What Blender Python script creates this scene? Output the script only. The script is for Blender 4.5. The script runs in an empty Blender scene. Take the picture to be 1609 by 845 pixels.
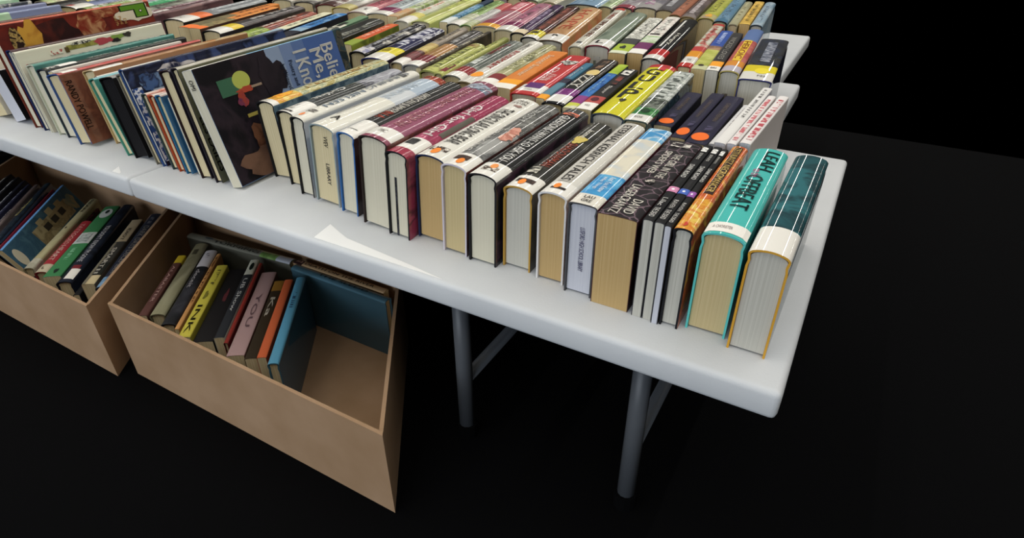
import bpy, bmesh, math, random
from mathutils import Matrix, Vector
random.seed(4)
sc = bpy.context.scene
COL = sc.collection
TT = 0.375                     # height of the table tops above the floor

# ------------------------------------------------------------------ camera, world, lights
cam_d = bpy.data.cameras.new('camera'); cam = bpy.data.objects.new('camera', cam_d); COL.objects.link(cam)
cam_d.sensor_width = 36.0; cam_d.lens = 36.0 * 966.7018 / 1609.0; cam_d.clip_start = 0.01; cam_d.clip_end = 100
YAW, PITCH, ROLL = -0.519126, 0.564640, 0.004218
fwd = Vector((math.sin(YAW) * math.cos(PITCH), math.cos(YAW) * math.cos(PITCH), -math.sin(PITCH)))
rgt0 = Vector((math.cos(YAW), -math.sin(YAW), 0)); dwn0 = fwd.cross(rgt0)
rgt = math.cos(ROLL) * rgt0 + math.sin(ROLL) * dwn0; dwn = -math.sin(ROLL) * rgt0 + math.cos(ROLL) * dwn0
mw = Matrix((( rgt.x, -dwn.x, -fwd.x, 0), (rgt.y, -dwn.y, -fwd.y, 0), (rgt.z, -dwn.z, -fwd.z, TT + 0.475415), (0, 0, 0, 1)))
cam.matrix_world = mw
sc.camera = cam
sc.view_settings.view_transform = 'Standard'; sc.view_settings.look = 'None'
sc.view_settings.gamma = 1.0; sc.view_settings.use_curve_mapping = False
sc.view_settings.exposure = 0.0
w = bpy.data.worlds.new('world'); sc.world = w; w.use_nodes = True
w.node_tree.nodes['Background'].inputs['Color'].default_value = (0, 0, 0, 1)
w.node_tree.nodes['Background'].inputs['Strength'].default_value = 0.0

def area(name, loc, target, sx, sy, power, col):
    d = bpy.data.lights.new(name, 'AREA'); d.shape = 'RECTANGLE'; d.size = sx; d.size_y = sy; d.energy = power; d.color = col
    o = bpy.data.objects.new(name, d); COL.objects.link(o); o.location = loc
    v = Vector(target) - Vector(loc); o.rotation_euler = v.to_track_quat('-Z', 'Y').to_euler()
    return o
# fluorescent ceiling tubes, long axis along the book spines
for x in (-5.4, -3.1, -1.2, 0.9, 3.2):
    area('ceiling_tube', (x, 5.0, TT + 2.5), (x, 5.0, 0), 0.04, 13.0, 62, (1.0, 0.97, 0.90))
# broad bounce from the pale ceiling, and cool daylight from the windows behind the photographer
area('ceiling_bounce', (-1.2, 0.5, TT + 2.7), (-1.2, 0.5, 0), 6.0, 6.0, 92, (1.0, 0.98, 0.94))
area('window_light', (-0.9, -4.0, TT + 0.9), (-0.9, 0.8, TT), 4.0, 1.6, 120, (0.82, 0.90, 1.0))

# ------------------------------------------------------------------ materials
def lin(h):
    h = h.lstrip('#'); c = [int(h[i:i + 2], 16) / 255 for i in (0, 2, 4)]
    return tuple([x / 12.92 if x <= 0.04045 else ((x + 0.055) / 1.055) ** 2.4 for x in c] + [1.0])
MC = {}
def M(spec, gloss='j'):
    """spec '#hex' | 'art:#a,#b,#c:scale:stretch' | 'ink:#base,#ink:scale'; gloss j jacket film, p card, m matt"""
    key = (spec, gloss)
    if key in MC: return MC[key]
    m = bpy.data.materials.new('paint'); m.use_nodes = True; nt = m.node_tree; b = nt.nodes['Principled BSDF']
    ro, coat = {'j': (0.6, 0.75), 'p': (0.62, 0.05), 'm': (0.8, 0.0), 's': (0.6, 0.05)}[gloss]
    b.inputs['Roughness'].default_value = ro; b.inputs['Coat Weight'].default_value = coat
    b.inputs['Coat Roughness'].default_value = 0.03 if gloss == 'j' else 0.2
    b.inputs['Specular IOR Level'].default_value = 0.15
    if spec.startswith('#'):
        b.inputs['Base Color'].default_value = lin(spec)
    else:
        p = spec.split(':'); cs = p[1].split(','); s = float(p[2]) if len(p) > 2 else 30; st = float(p[3]) if len(p) > 3 else 1
        tc = nt.nodes.new('ShaderNodeTexCoord'); mp = nt.nodes.new('ShaderNodeMapping'); nz = nt.nodes.new('ShaderNodeTexNoise'); rp = nt.nodes.new('ShaderNodeValToRGB')
        h = sum(ord(ch) * (k + 3) for k, ch in enumerate(spec)) % 97
        mp.inputs['Location'].default_value = (h * .13, h * .07, 0)
        nt.links.new(tc.outputs['Object'], mp.inputs['Vector']); nt.links.new(mp.outputs['Vector'], nz.inputs['Vector']); nt.links.new(nz.outputs['Fac'], rp.inputs['Fac']); nt.links.new(rp.outputs['Color'], b.inputs['Base Color'])
        e = rp.color_ramp.elements
        if p[0] == 'web':
            vo = nt.nodes.new('ShaderNodeTexVoronoi'); vo.feature = 'DISTANCE_TO_EDGE'; mp.inputs['Scale'].default_value = (s, s, s); vo.inputs['Scale'].default_value = 1
            mx = nt.nodes.new('ShaderNodeMixRGB'); mx.inputs['Fac'].default_value = 0.35; nz.inputs['Scale'].default_value = 0.8; nz.inputs['Detail'].default_value = 4
            nt.links.new(mp.outputs['Vector'], mx.inputs['Color1']); nt.links.new(nz.outputs['Color'], mx.inputs['Color2']); nt.links.new(mx.outputs['Color'], vo.inputs['Vector'])
            nt.links.new(vo.outputs['Distance'], rp.inputs['Fac']); n = 2; cs = [cs[1], cs[0]]; pos = [0.0, 0.05]
        elif p[0] == 'art':
            s *= 1.5; mp.inputs['Scale'].default_value = (s, s / st, s); nz.inputs['Scale'].default_value = 1; nz.inputs['Detail'].default_value = 5; nz.inputs['Distortion'].default_value = 0.6
            n = len(cs); pos = [0.41 + 0.19 * k / max(1, n - 1) for k in range(n)]
        else:
            mp.inputs['Scale'].default_value = (s * .55, s * 1.3, s); nz.inputs['Scale'].default_value = 1; nz.inputs['Detail'].default_value = 2
            n = 2; pos = [0.47, 0.53]
        while len(e) < n: e.new(0.5)
        for k in range(n): e[k].position = pos[k]; e[k].color = lin(cs[k])
    MC[key] = m; return m
PAGE = {'w': ('#d6d0bc', '#c9c2aa'), 'c': ('#d6c8a4', '#c8b990'), 'y': ('#c2a574', '#b59764'), 't': ('#c9b78c', '#bba87a'), 'g': ('#c6c3b8', '#b6b3a7'), 'b': ('#cbccd2', '#bdbec7'), 'k': ('#1c1b1d', '#121113')}
def PG(k):
    key = ('pages', k)
    if key in MC: return MC[key]
    m = bpy.data.materials.new('page_edges'); m.use_nodes = True; nt = m.node_tree; b = nt.nodes['Principled BSDF']
    b.inputs['Roughness'].default_value = 0.85; b.inputs['Specular IOR Level'].default_value = 0.15
    tc = nt.nodes.new('ShaderNodeTexCoord'); mp = nt.nodes.new('ShaderNodeMapping'); nz = nt.nodes.new('ShaderNodeTexNoise'); rp = nt.nodes.new('ShaderNodeValToRGB'); bp = nt.nodes.new('ShaderNodeBump')
    mp.inputs['Scale'].default_value = (900, 6, 3); nz.inputs['Scale'].default_value = 1; nz.inputs['Detail'].default_value = 3
    nt.links.new(tc.outputs['Object'], mp.inputs['Vector']); nt.links.new(mp.outputs['Vector'], nz.inputs['Vector']); nt.links.new(nz.outputs['Fac'], rp.inputs['Fac']); nt.links.new(rp.outputs['Color'], b.inputs['Base Color'])
    nt.links.new(nz.outputs['Fac'], bp.inputs['Height']); bp.inputs['Strength'].default_value = 0.25; bp.inputs['Distance'].default_value = 0.001; nt.links.new(bp.outputs['Normal'], b.inputs['Normal'])
    a, c = PAGE[k]; e = rp.color_ramp.elements; e[0].position = .35; e[0].color = lin(c); e[1].position = .65; e[1].color = lin(a)
    MC[key] = m; return m

def simple(name, hexa, rough=0.5, bump=0.0, scale=200.0, var=None):
    m = bpy.data.materials.new(name); m.use_nodes = True; nt = m.node_tree; b = nt.nodes['Principled BSDF']
    b.inputs['Base Color'].default_value = lin(hexa); b.inputs['Roughness'].default_value = rough; b.inputs['Specular IOR Level'].default_value = 0.3
    tc = nt.nodes.new('ShaderNodeTexCoord'); nz = nt.nodes.new('ShaderNodeTexNoise'); nz.inputs['Scale'].default_value = scale; nz.inputs['Detail'].default_value = 6
    nt.links.new(tc.outputs['Object'], nz.inputs['Vector'])
    if bump:
        bp = nt.nodes.new('ShaderNodeBump'); bp.inputs['Strength'].default_value = bump; bp.inputs['Distance'].default_value = 0.001
        nt.links.new(nz.outputs['Fac'], bp.inputs['Height']); nt.links.new(bp.outputs['Normal'], b.inputs['Normal'])
    if var:
        n2 = nt.nodes.new('ShaderNodeTexNoise'); n2.inputs['Scale'].default_value = 9; n2.inputs['Detail'].default_value = 6; rp = nt.nodes.new('ShaderNodeValToRGB')
        nt.links.new(tc.outputs['Object'], n2.inputs['Vector']); nt.links.new(n2.outputs['Fac'], rp.inputs['Fac']); nt.links.new(rp.outputs['Color'], b.inputs['Base Color'])
        rp.color_ramp.elements[0].position = .35; rp.color_ramp.elements[0].color = lin(var); rp.color_ramp.elements[1].position = .65; rp.color_ramp.elements[1].color = lin(hexa)
    return m
M_TABLE = simple('moulded_plastic', '#d3d5d6', 0.6, 0.25, 420, '#cdcfd0')
M_STEEL = simple('grey_powder_coat', '#55585c', 0.4)
M_KRAFT = simple('brown_cardboard', '#a98a6c', 0.85, 0.2, 300, '#9c7d5e')
M_CARPET = simple('charcoal_carpet', '#070708', 0.95, 0.6, 500); M_CARPET.node_tree.nodes['Principled BSDF'].inputs['Specular IOR Level'].default_value = 0.05

# ------------------------------------------------------------------ mesh helpers
def link(name, me, parent=None):
    o = bpy.data.objects.new(name, me); COL.objects.link(o)
    if parent: o.parent = parent
    return o
def mesh(name, vs, fs, mats, mi=None, smooth=None, parent=None):
    me = bpy.data.meshes.new(name); me.from_pydata(vs, [], fs)
    for m in mats: me.materials.append(m)
    if mi: me.polygons.foreach_set('material_index', mi)
    if smooth is not None: me.polygons.foreach_set('use_smooth', smooth)
    me.update(); return link(name, me, parent)
def bm_obj(name, bm, mat, parent=None, smooth=False):
    me = bpy.data.meshes.new(name); bm.to_mesh(me); bm.free(); me.materials.append(mat)
    if smooth:
        for p in me.polygons: p.use_smooth = True
    return link(name, me, parent)
def box_bm(bm, x0, x1, y0, y1, z0, z1, bev=0.0, seg=2):
    b2 = bmesh.new(); vs = [b2.verts.new(p) for p in ((x0, y0, z0), (x1, y0, z0), (x1, y1, z0), (x0, y1, z0), (x0, y0, z1), (x1, y0, z1), (x1, y1, z1), (x0, y1, z1))]
    for f in ((0, 3, 2, 1), (4, 5, 6, 7), (0, 1, 5, 4), (1, 2, 6, 5), (2, 3, 7, 6), (3, 0, 4, 7)): b2.faces.new([vs[i] for i in f])
    if bev: bmesh.ops.bevel(b2, geom=b2.edges[:], offset=bev, segments=seg, affect='EDGES', profile=0.5)
    tmp = bpy.data.meshes.new('tmp'); b2.to_mesh(tmp); b2.free(); bm.from_mesh(tmp); bpy.data.meshes.remove(tmp)
def tube_bm(bm, a, b, r, n=12):
    a, b = Vector(a), Vector(b); d = (b - a).normalized(); u = d.orthogonal().normalized(); v = d.cross(u)
    A = [bm.verts.new(a + r * (math.cos(2 * math.pi * k / n) * u + math.sin(2 * math.pi * k / n) * v)) for k in range(n)]
    B = [bm.verts.new(b + r * (math.cos(2 * math.pi * k / n) * u + math.sin(2 * math.pi * k / n) * v)) for k in range(n)]
    for k in range(n): bm.faces.new((A[k], A[(k + 1) % n], B[(k + 1) % n], B[k]))
    bm.faces.new(A[::-1]); bm.faces.new(B)
def tag(o, label, cat, group=None):
    o['label'] = label; o['category'] = cat
    if group: o['group'] = group

TEXT = {}
def text_mesh(s):
    """glyph outlines of s scaled into the unit square: list of verts, faces"""
    if s in TEXT: return TEXT[s]
    c = bpy.data.curves.new('glyphs', 'FONT'); c.body = s; c.resolution_u = 2; c.space_line = 0.85
    o = bpy.data.objects.new('glyphs', c); me = bpy.data.meshes.new_from_object(o)
    bm = bmesh.new(); bm.from_mesh(me); bpy.data.meshes.remove(me); bpy.data.objects.remove(o); bpy.data.curves.remove(c)
    xs = [v.co.x for v in bm.verts]; ys = [v.co.y for v in bm.verts]; x0, x1, y0, y1 = min(xs), max(xs), min(ys), max(ys)
    for v in bm.verts: v.co.x = (v.co.x - x0) / (x1 - x0); v.co.y = (v.co.y - y0) / (y1 - y0)
    for k in range(1, 5):
        bmesh.ops.bisect_plane(bm, geom=bm.verts[:] + bm.edges[:] + bm.faces[:], plane_co=(0, k / 5, 0), plane_no=(0, 1, 0))
    src = bm.copy(); tmp = bpy.data.meshes.new('tmp')
    wd = 0.022 * (y1 - y0) / (x1 - x0)                             # heavier strokes
    for dx in (-wd, wd):
        b2 = src.copy()
        for v in b2.verts: v.co.x += dx
        b2.to_mesh(tmp); b2.free(); bm.from_mesh(tmp)
    bpy.data.meshes.remove(tmp); src.free()
    bm.verts.ensure_lookup_table(); bm.verts.index_update()
    r = ([tuple(v.co) for v in bm.verts], [[v.index for v in f.verts] for f in bm.faces]); bm.free()
    TEXT[s] = r; return r

# ------------------------------------------------------------------ a book: stands on its fore-edge, spine up, near end at y = 0
def book(name, g, kind, segs, side, board, page, extras, label, group, z0=None, left=None):
    x, y, t, ln, d, yaw, lean = g
    z0 = TT if z0 is None else z0
    hard = kind == 'H'
    thk = min(0.0026, t * .12) if hard else min(0.0007, t * .08)
    bulge = min(0.11 * t, 0.005) if hard else 0.0006
    if kind == 'F': bulge = 0.0012; hard = True; thk = min(0.0022, t * .12)   # flat-backed hard cover
    rr = min(0.0026, t * .16) if hard else min(0.0012, t * .15)
    root = bpy.data.objects.new(name, None); COL.objects.link(root); root.empty_display_size = 0.05
    la = math.radians(lean); ya = math.radians(yaw)
    # lean > 0: the top goes towards -x and the book stands on its left bottom edge
    root.location = (x, y, z0); root.rotation_euler = (0, -la, -ya)
    root.rotation_mode = 'XYZ'
    if lean < 0: ox = 0.0
    ox = 0.0 if lean >= 0 else -t          # local x of the left board
    def zz(u): return d - bulge * u * u - rr * abs(u) ** 12
    def S(u, yy, off=0.0):
        e = 1e-3; ua, ub = max(-1, u - e), min(1, u + e)
        tx, tz = (ub - ua) * t / 2, zz(ub) - zz(ua); l = math.hypot(tx, tz); nx, nz = -tz / l, tx / l
        return (ox + t / 2 + u * t / 2 + nx * off, yy, zz(u) + nz * off)
    us = [math.sin(-math.pi / 2 + math.pi * k / 18) for k in range(19)] if hard else [-1, -.97, -.9, -.5, 0, .5, .9, .97, 1]
    gv = min(0.0012, t * .06) if hard else 0
    zl = d - bulge - rr
    pts = [(ox, 0.0), (ox, zl - .016), (ox + gv, zl - .009), (ox, zl - .003)]
    zone = ['L'] * 4
    for u in us: p = S(u, 0); pts.append((p[0], p[2])); zone.append('S')
    zone[-1] = 'R'
    pts += [(ox + t, zl - .003), (ox + t - gv, zl - .009), (ox + t, zl - .016), (ox + t, 0.0)]; zone += ['R'] * 4
    n = len(pts); inn = []
    for i in range(n):
        a = pts[max(0, i - 1)]; b = pts[min(n - 1, i + 1)]; dx, dz = b[0] - a[0], b[1] - a[1]; l = math.hypot(dx, dz) or 1
        inn.append((pts[i][0] + dz / l * thk, pts[i][1] - dx / l * thk))
    cuts = sorted(set([0.0, 1.0] + [s[0] for s in segs] + [s[1] for s in segs]))
    mats = []; idx = {}
    def mi(m):
        if m.name not in idx: idx[m.name] = len(mats); mats.append(m)
        return idx[m.name]
    gl = 'j' if hard else 'p'
    def segmat(f, z):
        if z == 'R' and side: return M(side, gl)
        if z == 'L' and (left or side): return M(left or side, gl)
        for s in segs:
            if s[0] <= f < s[1]: return M(s[2], gl)
        return M(segs[-1][2], gl)
    vs, fs, ms, sm = [], [], [], []
    for k in range(len(cuts)):
        for p in pts: vs.append((p[0], cuts[k] * ln, p[1]))
    for k in range(len(cuts) - 1):
        fm = (cuts[k] + cuts[k + 1]) / 2
        for i in range(n - 1):
            a = k * n + i; fs.append((a, a + n, a + n + 1, a + 1)[::-1]); ms.append(mi(segmat(fm, zone[i] if zone[i] != 'S' else ('S')))); sm.append(True)
    B = len(vs); bmat = mi(M(board, 's'))
    for p in inn: vs.append((p[0], 0, p[1]))
    for p in inn: vs.append((p[0], ln, p[1]))
    for i in range(n - 1): a = B + i; fs.append((a, a + n, a + n + 1, a + 1)); ms.append(bmat); sm.append(False)
    for e, yy in ((0, 0.0), (1, ln)):
        C = len(vs)
        for p in pts: vs.append((p[0], yy, p[1]))
        for p in inn: vs.append((p[0], yy, p[1]))
        for i in range(n - 1):
            q = (C + i, C + i + 1, C + n + i + 1, C + n + i); fs.append(q if e == 0 else q[::-1]); ms.append(bmat); sm.append(False)
    for i, flip in ((0, 0), (n - 1, 1)):
        C = len(vs); vs += [(pts[i][0], 0, pts[i][1]), (inn[i][0], 0, inn[i][1]), (inn[i][0], ln, inn[i][1]), (pts[i][0], ln, pts[i][1])]
        fs.append((C, C + 1, C + 2, C + 3) if flip else (C + 3, C + 2, C + 1, C)); ms.append(bmat); sm.append(False)
    mesh('cover', vs, fs, mats, ms, sm, root)
    # pages
    ins = 0.004 if hard else 0.0002; px0, px1 = ox + thk + .0003, ox + t - thk - .0003; pz0 = 0.003 if hard else 0.0003
    poly = [(px0, pz0)] + [(px0 + (px1 - px0) * (u + 1) / 2, zz(u * .985) - thk - (.0022 if hard else .0004)) for u in us] + [(px1, pz0)]
    npz = len(poly); vs = [(p[0], ins, p[1]) for p in poly] + [(p[0], ln - ins, p[1]) for p in poly]
    fs = [tuple(range(npz)), tuple(range(2 * npz - 1, npz - 1, -1))] + [((i + 1) % npz, i, i + npz, (i + 1) % npz + npz) for i in range(npz)]
    mesh('pages', vs, fs, [PG(page)], None, None, root)
    # printed marks, stickers and lettering
    def emit(nm, fn, vs, fs, mat): return mesh(nm, [fn(*v[:2]) for v in vs], fs, [mat], None, None, root)
    cnt = 0
    for ex in extras:
        k = ex[0]; cnt += 1; off = 0.0004 + 0.00012 * cnt
        if k in ('r', 'e', 'fr', 'fe', 'pr', 'pe'):
            _, a0, a1, b0, b1, spec, nm = ex
            if k[-1] == 'r':
                NU = 9 if k == 'r' else 2; gvs = [(a0 + (a1 - a0) * i / 2, b0 + (b1 - b0) * j / NU) for i in range(3) for j in range(NU + 1)]; W = NU + 1
                gfs = [(i * W + j, i * W + j + 1, (i + 1) * W + j + 1, (i + 1) * W + j) for i in range(2) for j in range(NU)]
            else:
                ca, cb = (a0 + a1) / 2, (b0 + b1) / 2; gvs = [(ca, cb)]; gfs = []
                for r in (1, 2):
                    for q in range(24):
                        th = 2 * math.pi * q / 24; wob = 1.0
                        if any(wd in nm for wd in ('picture', 'smoke', 'figure', 'cloud', 'photograph', 'arm', 'head', 'hair', 'shirt', 'mark')): wob = 1 + .16 * math.sin(3 * th + cnt) + .10 * math.sin(5 * th + 2.1 * cnt) + .07 * math.sin(9 * th + cnt)
                        gvs.append((ca + (a1 - a0) / 4 * r * wob * math.cos(th), cb + (b1 - b0) / 4 * r * wob * math.sin(th)))
                for q in range(24):
                    q2 = (q + 1) % 24; gfs.append((0, 1 + q2, 1 + q)); gfs.append((1 + q, 1 + q2, 25 + q2, 25 + q))
            if k in ('r', 'e'): fn = lambda a, b: S(b, a * ln, off)
            elif k[0] == 'f': fn = lambda a, b: (ox + t + off, min(.998, max(.002, a)) * ln, d - min(.994, max(.004, b)) * d)
            else: fn = lambda a, b: (px0 + a * (px1 - px0), ins - off * .6, d - b * d)
            emit(nm, fn, gvs, [f if k[0] != 'f' else f[::-1] for f in gfs], M(spec, 'p' if nm != 'shadow' else 'm'))
        elif k == 't':
            _, s, f0, f1, u0, u1, col = ex; tv, tf = text_mesh(s)
            emit('title', lambda a, b: S(u0 + (u1 - u0) * b, (f1 - (f1 - f0) * a) * ln, off + .0003), tv, tf, M(col, 'p'))
        elif k == 'n':
            _, s, f0, f1, u0, u1, col = ex; tv, tf = text_mesh(s)
            emit('label_lettering', lambda a, b: S(u0 + (u1 - u0) * a, (f0 + (f1 - f0) * b) * ln, off + .0003), tv, tf, M(col, 'm'))
        elif k == 'ft':
            _, s, y0, y1, h0, h1, col = ex; tv, tf = text_mesh(s)
            emit('cover_lettering', lambda a, b: (ox + t + off + .0002, (y0 + (y1 - y0) * b) * ln, d - (h0 + (h1 - h0) * a) * d), tv, tf, M(col, 'p'))
        elif k == 'pt':
            _, s, a0, a1, h0, h1, col = ex; tv, tf = text_mesh(s)
            emit('stamp', lambda a, b: (px0 + (a0 + (a1 - a0) * b) * (px1 - px0), ins - off * .6, d - (h0 + (h1 - h0) * a) * d), tv, tf, M(col, 'm'))
    tag(root, label, 'book', group)
    return root

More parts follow.
